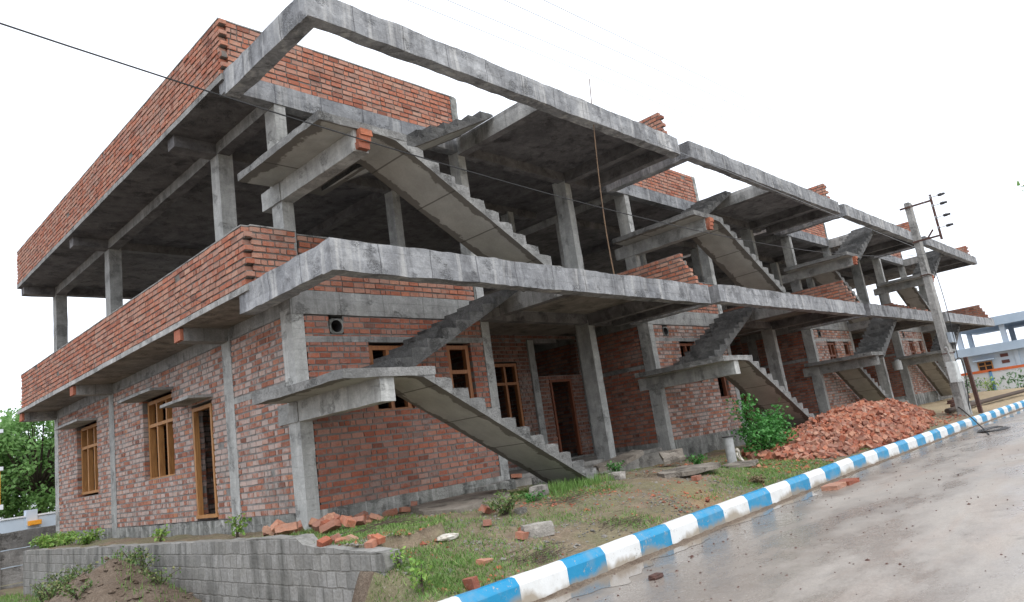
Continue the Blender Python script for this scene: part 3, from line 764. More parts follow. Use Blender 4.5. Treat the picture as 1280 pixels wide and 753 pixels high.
# thin broken slabs
def slab(loc, pts, th, label, rx=0, ry=0, rz=0, seed=0, mat='slab_concrete'):
    mb = MB(); n = len(pts); P = []
    for i in range(n):
        a, b = Vector(pts[i]), Vector(pts[(i + 1) % n])
        m = max(1, int((b - a).length / .16))
        for k in range(m):
            q = a.lerp(b, k / m); d = noise.noise_vector(Vector((q.x * 3, q.y * 3, seed))) * .06; P.append((q.x + d.x, q.y + d.y))
    n = len(P)
    for z in (0, th):
        for (x, y) in P: mb.v.append((x, y, z + .015 * nz(x, y, seed, 2.5)))
    mb.face(list(range(n))[::-1]); mb.face([n + i for i in range(n)])
    for i in range(n): mb.face([i, (i + 1) % n, n + (i + 1) % n, n + i])
    o = mb.build('broken_slab', mat); o.location = loc; o.rotation_euler = (rx, ry, rz)
    return tag(o, label, 'slab')
slab((0, 0, -.13), [(1.55, -.55), (1.0, -1.6), (1.12, -2.3), (2.3, -2.15), (3.35, -1.0), (3.0, -.5)], .10, 'large flat concrete slab lying at the foot of the front brick wall', rx=.02, ry=-.01, seed=2)
slab((5.2, -3.15, gz(5.4, -3.1) + .0), [(0, 0), (.4, -.35), (1.5, -.3), (1.9, .1), (1.2, .45), (.3, .35)], .07, 'long flaky slab lying low in the rubble before the porch', rx=.05, seed=6)
slab((6.0, -1.1, gz(6.4, -1.0) + .06), [(0, 0), (.5, -.3), (1.6, -.1), (1.8, .35), (.4, .4)], .09, 'thick tilted slab in front of the porch column', ry=-.12, seed=8)
slab((7.0, -2.0, gz(7.2, -1.9) + .06), [(0, 0), (.5, -.25), (.9, .05), (.5, .35)], .07, 'small pale tilted slab piece right of the porch column', rx=.25, ry=-.2, seed=11)
slab((7.5, -3.2, gz(7.8, -3.1) + .02), [(0, 0), (.6, -.25), (1.3, 0), (.9, .3), (.2, .3)], .06, 'flat broken slab on the grass left of the white pipe', rx=.06, seed=14)

# bricks
def brick_mb(seed, broken=0.0):
    r = random.Random(seed); mb = MB(); L, W_, H_ = .115, .055, .04
    cut = L * (1 - 2 * broken)
    for k in (0,):
        n = 3
        mb.cbox(-L, cut, -W_, W_, -H_, H_, j=0, seg=.06)
        for i, v in enumerate(mb.v):
            p = Vector(v); e = noise.noise_vector(p * 14 + Vector((seed, 0, 0))) * .007
            if broken and v[0] > cut - .02: e += Vector((-.05 * abs(nz(v[1] * 12, v[2] * 12, seed, 1)), 0, 0))
            mb.v[i] = tuple(p + e)
    mb.r = [r.uniform(.02, 1)] * len(mb.f); mb.w = [r.random()] * len(mb.f)
    me = mb.build('brick', 'brick_loose'); d = me.data; bpy.data.objects.remove(me); return d
BR = [brick_mb(i, (0, 0, .15, .3)[i % 4]) for i in range(16)]
def put_brick(loc, rot, label, group=None, k=None, sc=1.0):
    o = bpy.data.objects.new('brick', BR[random.randrange(len(BR)) if k is None else k]); COL.objects.link(o)
    o.location = loc; o.rotation_euler = rot; o.scale = (sc, sc, sc) if sc < 1.5 else (2.3, 2.6, 1.0)
    return tag(o, label, 'brick', group)
for (x, y, dz, rot, lab) in [
    (.80, -3.78, .03, (.1, .2, 1.0), 'broken orange brick touching the far end of the loose kerb block'),
    (.62, -3.95, .04, (.2, .1, .3), 'half brick touching the near end of the loose kerb block'),
    (.75, -3.2, .03, (.1, .1, .8), 'broken brick on the grass in front of the large flat slab'),
    (1.3, -2.65, .05, (.5, .3, .2), 'brick tipped against the edge of the large flat slab'),
    (-1.0, -4.70, .05, (1.45, .1, 1.5), 'bright hollow red brick standing on end by the kerb'),
    (5.48, -3.60, .03, (0, 0, .2), 'whole red brick lying on the soil beside the flaky slab'),
    (9.75, -3.72, .03, (.05, 0, -.1), 'single brick on the grass left of the brick heap'),
    (-.35, -4.25, .0, (.2, .1, .4), 'flat brick half sunk in the soil near the kerb')]:
    put_brick((x, y, gz(x, y) + dz), rot, lab)
g = 'broken bricks heaped at the house corner'
for k in range(15):
    x, y = rnd(-1.15, -.15), rnd(-1.75, .1)
    put_brick((x, y, .0 + rnd(0, .13) * (1 if k % 2 else .4)), (rnd(-.7, .7), rnd(-.6, .6), rnd(0, 3)), 'broken orange brick in the small heap at the house corner', g, sc=rnd(.95, 1.3))
g = 'bricks strewn along the front plinth'
for k in range(15):
    x = rnd(.15, 2.0); y = rnd(-1.1, -.1) if x < 1.1 else rnd(-.35, -.1)
    put_brick((x, y, gz(x, y) + rnd(.0, .09)), (rnd(-.5, .5), rnd(-.5, .5), rnd(0, 3)), 'dusty broken brick lying against the front plinth left of the flat slab', g, sc=rnd(.9, 1.15))
g = 'brick bits on the soil above the retaining wall'
for k in range(7):
    x, y = rnd(-1.2, -.8), rnd(-3.3, -2.3)
    put_brick((x, y, -.12 + rnd(.0, .05)), (rnd(-.5, .5), rnd(-.5, .5), rnd(0, 3)), 'orange brick bit among dry twigs at the near end of the retaining wall', g, sc=rnd(.6, .95))
g = 'bricks heaped under the nearest stair'
for k in range(7):
    x, y = rnd(4.35, 4.9), rnd(.0, .9)
    put_brick((x, y, gz(x, y) + .03 + .09 * (k // 3)), (rnd(-.2, .2), rnd(-.2, .2), rnd(0, 3)), 'red brick stacked on the porch edge behind the nearest stair foot', g)
put_brick((7.45, -5.16, -.825), (0, 0, .05), 'left one of the two red bricks end to end in the puddle by the kerb', sc=1.9, k=0)
put_brick((7.99, -5.2, -.825), (0, 0, -.03), 'right one of the two red bricks end to end in the puddle by the kerb', sc=1.9, k=4)

# the big heap
def pile_h(x, y):
    u = (x - 9.2) / 14.2
    if u < 0 or u > 1: return -9
    c = -3.35 + .05 * (x - 10)
    wd = 1.15 * (.55 + .75 * math.sin(math.pi * clamp(u * 1.05 + .08)) ) * (1 if y < c else 1.35)
    hh = interp(x, [9.2, 10.4, 12, 14, 15.8, 17.8, 20, 22, 23.4], [0, .15, .36, .60, .75, .74, .62, .40, 0])
    r = abs(y - c) / wd
    return hh * max(0, 1 - r ** 1.35) * (1 + .16 * nz(x, y, 2, 1.4))
pts = []
random.seed(21)
for k in range(7000):
    x, y = rnd(9.2, 23.4), rnd(-4.56, -1.3)
    h = pile_h(x, y)
    if h > .03: pts.append((x, y, h))
# nearest / most visible first: individuals; the rest one stuff object
cpos = Vector((-5.85, -10.28, .72))
def vis(p):
    x, y, h = p; hx = pile_h(x - .25, y - .25)
    return (h - hx) * 2 + (1.2 if y < -3.2 else 0) - (x - 9) * .06 + rnd(-.3, .3)
pts.sort(key=vis, reverse=True)
chosen, cells = [], {}
for p in pts:
    key = (int(p[0] / .17), int(p[1] / .17))
    if cells.get(key, 0) < 1: cells[key] = 1; chosen.append(p)
g = 'red bricks tipped in a large heap beside the kerb'
for n_, p in enumerate(chosen[:222]):
    put_brick((p[0], p[1], gz(p[0], p[1]) + p[2] + rnd(-.02, .07)), (rnd(-.9, .9), rnd(-.9, .9), rnd(0, 3.14)), 'red brick in the large heap between the bush and the electricity pole', g, sc=rnd(.85, 1.15))
mb = MB()
rest = chosen[222:] + [p for p in random.sample(pts, 3000)]
for p in rest:
    mt = Matrix.Translation((p[0], p[1], gz(p[0], p[1]) + p[2] + rnd(-.08, .05))) @ Matrix.Rotation(rnd(0, 3.14), 4, 'Z') @ Matrix.Rotation(rnd(-.9, .9), 4, 'X') @ Matrix.Rotation(rnd(-.9, .9), 4, 'Y')
    s_ = rnd(.7, 1.12); L = .115 * (1 if random.random() < .5 else rnd(.3, .8))
    mb.box(-L * s_, L * s_, -.055 * s_, .055 * s_, -.04 * s_, .04 * s_, r=clamp(random.gauss(.5, .27), .02, 1), w=random.random(), j=.006, mat=mt)
tag(mb.build('brick_heap', 'brick_loose'), 'many more red bricks filling the large heap', 'brick heap', kind='stuff')
mb = MB(); nx_, ny_ = 70, 26
for a in range(nx_ + 1):
    for b in range(ny_ + 1):
        x = lerp(9.2, 23.4, a / nx_); y = lerp(-4.58, -1.2, b / ny_); mb.v.append((x, y, gz(x, y) + max(-.1, pile_h(x, y)) - .07))
for a in range(nx_):
    for b in range(ny_): k = a * (ny_ + 1) + b; mb.face([k, k + ny_ + 1, k + ny_ + 2, k + 1], 0, .25, .4)
tag(mb.build('brick_rubble_core', 'brick_loose'), 'crushed brick and dust under the large heap', 'rubble', kind='stuff')

# ---------------- plants
def weed(name, loc, h, spread, n, size, mat, label, cat='plant', group=None, stems=5, seed=0, lean=(0, 0)):
    r0 = random.getstate(); random.seed(seed + 100)
    H = thing(name, loc, label, cat, group); st = MB(); lf = MB()
    for k in range(stems):
        a = rnd(0, 6.28); t = rnd(.5, 1)
        tip = Vector((math.cos(a) * spread * t + lean[0], math.sin(a) * spread * t + lean[1], h * rnd(.65, 1)))
        P = bez([(rnd(-.03, .03), rnd(-.03, .03), -.05), (tip.x * .2, tip.y * .2, h * .5), tuple(tip)], 6)
        st.tube(P, lambda q: lerp(.008, .002, q) * (1 + h), 5)
        for m in range(n // stems):
            q = rnd(.2, 1) ** .8; i = min(5, int(q * 6)); p = P[i].lerp(P[i + 1], q * 6 - i) + Vector((rnd(-1, 1), rnd(-1, 1), rnd(-.6, .8))) * size * 1.3
            lf.leaf(p, size * rnd(.6, 1.25), random.random(), up=.8)
    st.build('stems', 'bark', H); lf.build('leaves', mat, H); random.setstate(r0); return H
# big bush: several leafy shoots
def bush():
    random.seed(5)
    H = thing('bush', (10.55, -2.72, gz(10.5, -2.7) - .03), 'bright green leafy bush in front of the second stair, left of the brick heap', 'bush')
    st, lf = MB(), MB()
    shoots = [(-.95, .0, 1.5, .2), (-.85, .1, 1.2, .24), (-.6, .1, .95, .3), (-.25, 0, .8, .34), (.1, 0, .85, .34), (.5, .05, .98, .3), (.95, .1, 1.08, .26), (1.15, .1, 1.02, .22), (-.9, 0, .6, .34), (.6, 0, .6, .38), (-.3, -.1, .4, .36), (.2, -.15, .5, .38), (-.7, .1, .4, .32), (.85, .1, .75, .3), (-.5, .2, .7, .32)]
    for (dx, dy, h, rad) in shoots:
        P = bez([(dx * .15, 0, 0), (dx * .5, dy * .5, h * .5), (dx, dy, h)], 6); st.tube(P, lambda q: lerp(.02, .005, q), 5)
        for k in range(14):
            q = rnd(.35, 1.0); i = min(5, int(q * 6)); c = P[i].lerp(P[i + 1], q * 6 - i) + Vector((rnd(-1, 1), rnd(-1, 1), rnd(-.8, .8))) * rad
            for m in range(15):
                lf.leaf(c + Vector((rnd(-1, 1), rnd(-1, 1), rnd(-1, 1))) * .13, rnd(.055, .11), clamp(random.gauss(.45, .25), 0, 1), up=.7)
    st.build('stems', 'bark', H); lf.build('leaves', 'leaf_bush', H)
bush()
weed('weed', (-1.15, -3.8, -.42), .24, .08, 60, .05, 'leaf_lime', 'small lime green plant right of the retaining wall end', stems=4, seed=1)
weed('weed', (-1.33, -4.38, -.56), .30, .07, 80, .06, 'leaf_lime', 'taller lime green plant with drooping leaves nearest the picture bottom', stems=4, seed=2)
weed('weed', (-.7, 4.1, -.12), .30, .16, 110, .07, 'leaf_lime', 'yellowish young plant on the shelf before the end wall door', stems=5, seed=3)
weed('weed', (-.55, 1.25, -.10), .36, .13, 120, .07, 'leaf_lime', 'yellowish young plant left of the brick heap at the corner', stems=5, seed=4)
for k, (x, y) in enumerate([(-.8, 9.9), (-.9, 10.9), (-.6, 11.6), (-.5, 9.2)]):
    weed('weed', (x, y, -.15), .30, .38, 420, .075, 'leaf_lime', 'bright green creeping weed at the far end of the retaining wall top', stems=9, seed=10 + k, group='weeds at the far end of the retaining wall')
for k, (x, y, h, n) in enumerate([(-1.75, 4.9, .75, 260), (-1.6, 3.2, .8, 300), (-1.65, 2.4, .7, 200), (-1.8, 6.0, .7, 260), (-1.6, 7.3, .6, 200), (-2.3, 4.0, .35, 160)]):
    weed('weed', (x, y, h_low(x, y) - .05), h * .8, .36, int(n * 1.3), .06, 'leaf_weed', 'straggly green weed growing against the retaining wall face', stems=8, seed=20 + k, group='weeds against the retaining wall')
for k, (x, y, h) in enumerate([(-2.6, 3.4, .5), (-2.3, 5.2, .55), (-2.0, 6.2, .5), (-2.7, 1.6, .3), (-2.5, .4, .3), (-1.75, 1.2, .35)]):
    weed('weed', (x, y, h_low(x, y) - .04), h * .8, .3, 190, .05, 'leaf_weed', 'low straggly weed rooted on the soil mound', stems=8, seed=80 + k, group='weeds on the soil mound')
weed('weed', (1.35, -2.95, gz(1.35, -2.95) - .03), .34, .35, 420, .05, 'leaf_weed', 'bushy dull green weed in front of the large flat slab', stems=12, seed=31)
weed('weed', (2.35, -2.55, gz(2.35, -2.55) - .03), .16, .2, 160, .05, 'leaf_bush', 'low bright weed beside the buff squarish stone', stems=8, seed=32)
weed('weed', (5.7, -1.75, gz(5.7, -1.75) + .02), .22, .22, 220, .05, 'leaf_bush', 'low green weed beside the thick tilted slab', stems=8, seed=33)
weed('weed', (8.3, -2.0, gz(8.3, -2.0) - .02), .24, .3, 240, .06, 'leaf_bush', 'low weed left of the white pipe by the second plinth', stems=8, seed=34)
weed('weed', (6.2, -4.4, gz(6.2, -4.4) - .02), .16, .22, 260, .05, 'leaf_dry', 'dry tawny weed tuft close to the kerb', stems=9, seed=35)

# grass, litter (countless: stuff)
random.seed(11); mb = MB()
def grass_density(x, y):
    d = .5 + 1.3 * nz(x, y, 7, .8) + .7 * nz(x, y, 2, 2.6)
    for (cx, cy, r, a) in ((3.9, -2.75, .8, 1.1), (3.0, -1.9, .8, .9), (7.3, -3.9, 1.3, 1.0), (9.2, -3.6, 1.4, 1.1), (1.6, -3.7, 1.0, .7), (0, -3.5, 1.0, .9), (.6, -1.6, .8, .9), (3.4, -1.6, .6, 1.1), (-.9, -4.2, .6, .5)):
        d += a * math.exp(-((x - cx) ** 2 + (y - cy) ** 2) / (r * r))
    for (cx, cy, r, a) in ((4.6, -3.6, .7, 1.6), (5.6, -2.2, 1.0, 1.1), (1.9, -4.3, .7, .8)):
        d -= a * math.exp(-((x - cx) ** 2 + (y - cy) ** 2) / (r * r))
    return d
cnt = 0
while cnt < 42000:
    x = -1.15 + 13.2 * random.random() ** 1.6; y = rnd(-4.74, .0)
    if random.random() < .09: x, y = rnd(-2.6, -1.1), rnd(-4.75, -3.65)
    if x > 4.6 and y > -1.2: continue
    if random.random() > clamp(grass_density(x, y) * .8 - .25): continue
    y += ky(x) * sstep(-3.6, -4.8, y); z = gz(x, y); h = rnd(.015, .055) * (1.0 if random.random() < .95 else 2); a = rnd(0, 6.28); l = rnd(.5, 1.8) * h; w_ = rnd(.004, .009)
    dx, dy = math.cos(a), math.sin(a); r_ = clamp(random.gauss(.42, .28), 0, 1)
    mb.quad([(x - dy * w_, y + dx * w_, z - .01), (x + dy * w_, y - dx * w_, z - .01), (x + dx * l, y + dy * l, z + h)], 0, r_); cnt += 1
for k in range(2600):      # long tufts under the stair and on the low ground
    if k < 900: x, y = rnd(2.9, 4.5), rnd(-2.6, -1.9)
    elif k < 1700: x, y = rnd(-2.4, -1.4), rnd(7.2, 11.5)
    else: x, y = rnd(-2.3, -1.4), rnd(-1.5, 7)
    z = gz(x, y); h = rnd(.08, .2) * (1.0 if k < 900 else .6); a = rnd(0, 6.28); l = rnd(.1, .6) * h
    dx, dy = math.cos(a), math.sin(a); mb.quad([(x - dy * .008, y + dx * .008, z - .02), (x + dy * .008, y - dx * .008, z - .02), (x + dx * l, y + dy * l, z + h)], 0, rnd(.1, .7))
for k in range(5000):
    x, y = rnd(-6, -1.4), rnd(6.0, 13)
    z = gz(x, y); h = rnd(.04, .14); a = rnd(0, 6.28); l = .5 * h
    dx, dy = math.cos(a), math.sin(a); mb.quad([(x - dy * .012, y + dx * .012, z - .02), (x + dy * .012, y - dx * .012, z - .02), (x + dx * l, y + dy * l, z + h)], 0, rnd(.3, .8))
tag(mb.build('grass', 'grass_blade'), 'thin green grass growing in patches on the soil', 'grass', kind='stuff')
def pebbles(name, n, area, smin, smax, mat, label, zf, wfun=None):
    mb = MB(); c = 0
    while c < n:
        x, y = area()
        if wfun and random.random() > wfun(x, y): continue
        s_ = rnd(smin, smax) * (1 if random.random() < .93 else 2.0)
        if y > -4.85: y += ky(x) * sstep(-3.6, -4.8, y)
        z = zf(x, y)
        mt = Matrix.Translation((x, y, z)) @ Matrix.Rotation(rnd(0, 6.28), 4, 'Z') @ Matrix.Rotation(rnd(-.5, .5), 4, 'X')
        k = len(mb.v)
        for p in ((1, 0, 0), (.3, .9, 0), (-.8, .6, 0), (-.9, -.5, 0), (.2, -1, 0), (.1, .1, .7), (0, 0, -.6)):
            mb.v.append(tuple(mt @ Vector((p[0] * s_ * rnd(.7, 1.3), p[1] * s_ * rnd(.6, 1.1), p[2] * s_))))
        r_ = rnd(.02, 1)
        for q in range(5): mb.face([k + q, k + (q + 1) % 5, k + 5], 0, r_); mb.face([k + (q + 1) % 5, k + q, k + 6], 0, r_)
        c += 1
    return tag(mb.build(name, mat), label, 'stones', kind='stuff')
pebbles('gravel', 5000, lambda: (-1.2 + 13 * random.random() ** 1.5, rnd(-4.72, -.2)), .006, .022, 'stone_grey', 'grey gravel and grit scattered over the soil', gz, lambda x, y: clamp(.35 + 1.6 * nz(x, y, 9, 1.1)))
pebbles('brick_chips', 1800, lambda: (-1.2 + 11 * random.random() ** 1.3, rnd(-4.7, -.3)), .008, .028, 'brick_loose', 'small red brick chips scattered over the soil', gz, lambda x, y: clamp(.3 + 1.8 * nz(x, y, 4, .9)))
pebbles('brick_spill', 900, lambda: (random.gauss(14, 4.5), random.gauss(-3.9, .75)), .015, .06, 'brick_loose', 'small brick fragments spilled round the foot of the large heap', lambda x, y: gz(x, min(y, -1)) + .01, lambda x, y: 1.0 if (8 < x < 24 and -4.6 < y < -1.5) else 0)
pebbles('road_grit', 900, lambda: (-3 + 26 * random.random() ** 1.4, -5.0 - 6.5 * random.random() ** 1.5), .006, .017, 'rust', 'dark grit scattered on the wet road', lambda x, y: -.883 + kz(x))
pebbles('clods', 900, lambda: (rnd(-3.2, -1.36), rnd(-1.5, 7)), .012, .05, 'mound_soil', 'earth clods on the soil mound below the retaining wall', lambda x, y: hgt(x, y))
mb = MB()
for k in range(380):
    c = random.choice([(-.7, -2.95, .55), (.2, -4.55, .45), (2.6, -3.05, .9), (2.0, -4.45, .5), (5.4, -2.6, .8)]); x, y = random.gauss(c[0], c[2] * .5), random.gauss(c[1], .14)
    y = clamp(y, -4.7, -.5); x = max(x, -1.1); y += ky(x) * sstep(-3.6, -4.8, y)
    z = gz(x, y) + rnd(.01, .04) + (.09 if y > -3.3 and x < 0 else 0); a = rnd(-.5, .5); l = rnd(.05, .22)
    mb.cyl((x, y, z), (x + math.cos(a) * l, y + math.sin(a) * l, z + rnd(-.02, .03)), .004, .002, 4, caps=False)
tag(mb.build('twigs', 'timber_old'), 'dry dark twigs and litter strewn on the soil', 'twigs', kind='stuff')
mb = MB(); mb.cbox(-1, 1, -1, 1, -1, 1, j=0, seg=.25); out = []
for v in mb.v:
    p = Vector(v).normalized(); d = noise.noise_vector(p * 3.1) * .35; p = p + d; out.append((p.x * .15, p.y * .10, p.z * .04))
mb.v = out; o = mb.build('cloth_rag', 'cloth_white', smooth=True); o.location = (-.12, -3.4, gz(-.12, -3.4) + .03); tag(o, 'crumpled off-white rag on the grass near the retaining wall end', 'rag')
# white pipe with a rag
H = thing('drain_pipe', (8.75, -2.62, gz(8.75, -2.62)), 'short upright white pipe standing in the grass before the second plinth', 'pipe')
mb = MB(); mb.cyl((0, 0, -.1), (.02, .0, .58), .105, .105, 18); mb.build('pipe', 'pvc', H, smooth=False)
mb = MB(); mb.cyl((.02, 0, .575), (.02, 0, .60), .13, .13, 18); mb.build('pipe_cap', 'steel_and_bore_shade', H)
mb = MB(); P = bez([(.1, -.1, .3), (.22, -.12, .26), (.12, -.1, .1), (.26, -.14, -.0)], 10); mb.tube(P, lambda q: .028 + .012 * math.sin(q * 9), 6)
P = bez([(.08, -.11, .22), (.0, -.13, .12), (.2, -.14, .04)], 8); mb.tube(P, .02, 6)
tag(mb.build('cloth_strip', 'cloth_white'), 'white cloth strip knotted round the upright pipe', 'cloth strip').location = (8.75, -2.62, gz(8.75, -2.62))
# bamboo rod on the first-floor edge beam
mb = MB(); mb.tube(bez([(5.66, -2.53, 3.66), (5.58, -2.52, 5.0), (5.78, -2.56, 6.6), (5.92, -2.6, 8.05)], 10), lambda q: lerp(.013, .010, q), 6)
tag(mb.build('bamboo_rod', 'bamboo'), 'tall thin brown rod standing on the first-floor edge beam', 'rod')

# ---------------- electricity pole
PX, PY = 22.75, -4.22
H = thing('electricity_pole', (PX, PY, -.6), 'grey concrete electricity pole standing behind the kerb past the brick heap', 'pole')
mb = MB(); mb.cbox(-.5, .5, -.5, .5, 0, 7.95, j=0, seg=.35)
for k, v in enumerate(mb.v):
    t = v[2] / 7.95; sx = lerp(.62, .42, t); sy = lerp(.26, .17, t); d = noise.noise_vector(Vector(v) * 2) * .012
    mb.v[k] = (v[0] * sx + d.x, v[1] * sy + d.y, v[2] - .1)
mb.build('pole', 'pole_concrete', H)
mb = MB(); mb.box(-.30, -.24, -.80, .24, 7.62, 7.68); mb.build('cross_arm', 'rust', H)
mb = MB(); mb.box(-.30, -.24, -.82, .10, 6.32, 6.38); mb.build('cross_arm', 'rust', H)
mb = MB(); mb.box(-.31, -.24, -.84, -.77, 6.2, 7.86); mb.build('insulator_bar', 'rust', H)
ins = []
for k in range(4):
    p = Vector((-.27, -.80, (7.76, 7.44, 7.0, 6.62)[k])); mb = MB()
    mb.cyl(p, p + Vector((0, -.3, 0)), .013, .013, 6, 0)
    mb.cyl(p + Vector((0, -.02, 0)), p + Vector((0, .03, 0)), .07, .07, 8, 0)
    mb.cyl(p + Vector((0, -.24, 0)), p + Vector((0, -.35, 0)), .05, .06, 10, 1); mb.cyl(p + Vector((0, -.36, 0)), p + Vector((0, -.46, 0)), .045, .04, 10, 1)
    mb.build('insulator', ['cable_pale', 'steel_and_bore_shade'], H); ins.append(Vector((PX, PY, -.6)) + p + Vector((0, -.40, .05)))
mb = MB(); mb.cyl((-.27, -.38, 6.35), (-.27, -.62, 6.62), .03, .03, 6); mb.build('stay_bar', 'rust', H)
mb = MB(); mb.cbox(-.02, .55, -.24, -.13, 2.62, 2.98, j=.003); mb.build('number_plate', 'plate_blue', H)
mb = MB(); mb.cbox(-1.05, -.42, -.30, -.08, 1.25, 1.95, j=.004); bx = mb.build('meter_box', 'box_white', H)
mb = MB(); mb.box(-1.01, -.46, -.318, -.302, 1.30, 1.90); mb.build('box_door', 'box_white', bx)
for z in (1.78, 2.25, 5.1): mb = MB(); mb.box(-.305, .305, -.14, .14, z, z + .025); mb.build('pole_band', 'rust', H)
mb = MB(); mb.tube(bez([(-.35, -.2, 1.9), (.1, -.45, 2.4), (.35, -.35, 1.7), (.5, -.2, .9), (.42, -.1, .2)], 14), .018, 5); mb.build('service_cable', 'cable_black', H)
mb = MB(); mb.tube(bez([(.3, -.2, 2.0), (.3, -.35, 4), (.3, -.2, 5.6)], 10), .014, 5); mb.build('service_cable', 'cable_black', H)
mb = MB(); mb.tube(bez([(-.7, -.2, 1.95), (-.9, -.2, 2.3), (-1.0, -.2, 2.45)], 6), .035, 6); mb.build('cable_elbow', 'pvc', H)
mb = MB(); mb.cyl((.55, -.1, .0), (.5, -.1, 1.2), .05, .05, 8); mb.cyl((.50, -.1, 1.2), (.72, -.1, 1.38), .05, .05, 8); mb.build('conduit_pipe', 'pvc', H)
# wires
def wire(a, b, sag, r, mat, label, n=44):
    a, b = Vector(a), Vector(b); P = []
    for k in range(n + 1):
        t = 1.7 * k / n; p = a + (b - a) * t; p.z -= sag * 4 * t * (1 - t); P.append(p)
    mb = MB(); mb.tube(P, r, 5); return tag(mb.build('overhead_wire', mat), label, 'wire')
wire((PX - .1, PY - .18, 5.25), (-5.02, -3.43, 5.07), .8, .009, 'cable_black', 'black service wire crossing the whole front of the houses to the pole')
for (a, b, lab) in [(ins[0], (-.45, -4.51, 7.19), 'highest of the thin pale overhead wires, ending at the topmost insulator'), (ins[1], (-.8, -4.14, 7.22), 'second thin pale overhead wire from the top insulator'),
                    (ins[2], (-1.03, -3.25, 7.63), 'third thin pale overhead wire from the top insulator'), (ins[3], (-1.17, -2.47, 8.05), 'lowest thin pale overhead wire from the insulators')]:
    wire(a, b, .0, .005, 'cable_pale', lab)
wire((PX - .1, PY - .18, 5.35), (-2.11, -1.5, 8.18), .0, .006, 'cable_pale', 'thin pale wire running just along the top edge beams of the houses')
# brown post, fallen pole, coiled cable
H = thing('steel_post', (24.2, -4.45, -.62), 'rusty brown steel post leaning beside the electricity pole', 'post')
mb = MB(); mb.box(-.09, .09, -.06, .06, -.2, 2.1); o = mb.build('post', 'rust', H); o.rotation_euler = (0, -.06, 0)
mb = MB(); mb.tube(bez([(22.9, -3.7, -.30), (28, -3.9, -.28), (36.5, -4.1, -.26)], 8), .085, 8); tag(mb.build('fallen_pole', 'timber_old'), 'long dark pole lying on the ground behind the kerb past the electricity pole', 'pole')
mb = MB(); mb.tube(bez([(23.0, -4.0, -.2), (21.6, -4.4, -.1), (20.6, -5.0, -.8), (18.4, -5.6, -.84), (16.9, -5.9, -.83)], 16), .02, 6)
for k in range(4):
    c = Vector((19.2 - .25 * k, -5.55 - .1 * k, -.84 + .012 * k)); P = [c + Vector((math.cos(t / 14 * 5.2) * (1.1 - .1 * k), math.sin(t / 14 * 5.2) * .28, 0)) for t in range(15)]; mb.tube(P, .016, 5)
tag(mb.build('loose_cable', 'cable_black'), 'black cable lying in loose coils over the kerb onto the road', 'cable')
for k, (x, y, s, lab) in enumerate([(30.5, -2.4, .9, 'dark stone on the sand left of the fallen pole'), (34.5, -1.8, 1.0, 'dark red brick clump on the sand nearest the mural wall'), (27, -3.2, .7, 'dark lump on the pale ground beside the fallen pole'), (28.4, -3.5, .6, 'pale stone beside the fallen pole')]):
    stone('rock', (x, y, gz(x, y) + .05), (s, s * .6, .25), 'rust' if k < 3 else 'stone_grey', lab, 'rock', seed=40 + k)
# small white tank on the third house
H = thing('water_filter', (30.62, -.42, 1.55), 'small white cylindrical canister fixed on the porch column of the third house', 'canister')
mb = MB(); mb.cyl((0, 0, 0), (0, 0, .42), .19, .19, 14); mb.build('canister', 'ceramic', H); mb = MB(); mb.cyl((0, 0, .425), (0, 0, .48), .12, .10, 12); mb.build('canister_cap', 'pvc', H)

# ---------------- left background: precast wall, pale wall, buildings, trees
H = thing('compound_wall', (0, 15.2, -1.3), 'grey precast slab compound wall behind the far corner of the house', 'wall')
mb = None; x = -9.0; k = 0
while x < 22:
    m = MB(); m.cbox(x - .13, x + .13, -.12, .12, -.3, 1.66, j=.012); m.build('wall_post', 'precast_concrete', H)
    for r_ in range(4):
        m = MB(); m.cbox(x + .135, x + 1.95 - .135, -.05 + rnd(-.025, .025), .05, -.3 + r_ * .48 + .016, -.3 + (r_ + 1) * .48 - .014 + (.03 if r_ == 3 else 0), j=.016, seg=.25); m.build('wall_panel', 'precast_concrete', H)
    x += 1.95; k += 1
H = thing('garden_wall', (0, 20, -1.3), 'pale blue plastered wall beyond the precast wall', 'wall')
m = MB(); m.cbox(-9, 14, 0, .2, -.3, 1.98, j=.01, seg=.8); m.build('wall', 'house_blue_pale', H)
for xx in (-3.0, -.9, .75, 3.2):
    m = MB(); m.cbox(xx - .17, xx + .17, -.06, .26, -.3, 2.22, j=.006); m.build('wall_pillar', 'house_blue_pale', H)
m = MB(); m.cbox(-9, 14, -.03, .23, 1.985, 2.04, j=.004, seg=1.5); m.build('wall_coping', 'wall_white', H)
m = MB(); m.box(.62, .98, -.35, -.02, 1.74, 1.90); m.box(.65, .95, -.37, -.352, 1.76, 1.88); tag(m.build('signboard', 'yellow_paint'), 'small plain orange board above the pale blue wall', 'board').location = (0, 20, -1.36)
H = thing('orange_building', (-.02, 24, -1.2), 'orange and maroon building just showing at the left picture edge', 'building')
m = MB(); m.cbox(-7, .62, 0, 7, 2.5, 3.78, j=0, seg=2); m.build('wall', 'yellow_paint', H)
m = MB(); m.cbox(-7, .55, 0.02, 7, 3.95, 5.25, j=0, seg=2); m.build('upper_wall', 'maroon_paint', H)
for z in (3.80, 5.27, 2.30): m = MB(); m.cbox(-7.1, .70, -.08, 7.05, z, z + .14 if z > 2.5 else z + .19, j=0, seg=2); m.build('ledge', 'wall_white', H)
m = MB(); m.cbox(-7, .45, .1, 6.9, -.3, 2.28, j=0, seg=2); m.build('lower_wall', 'house_blue_pale', H)

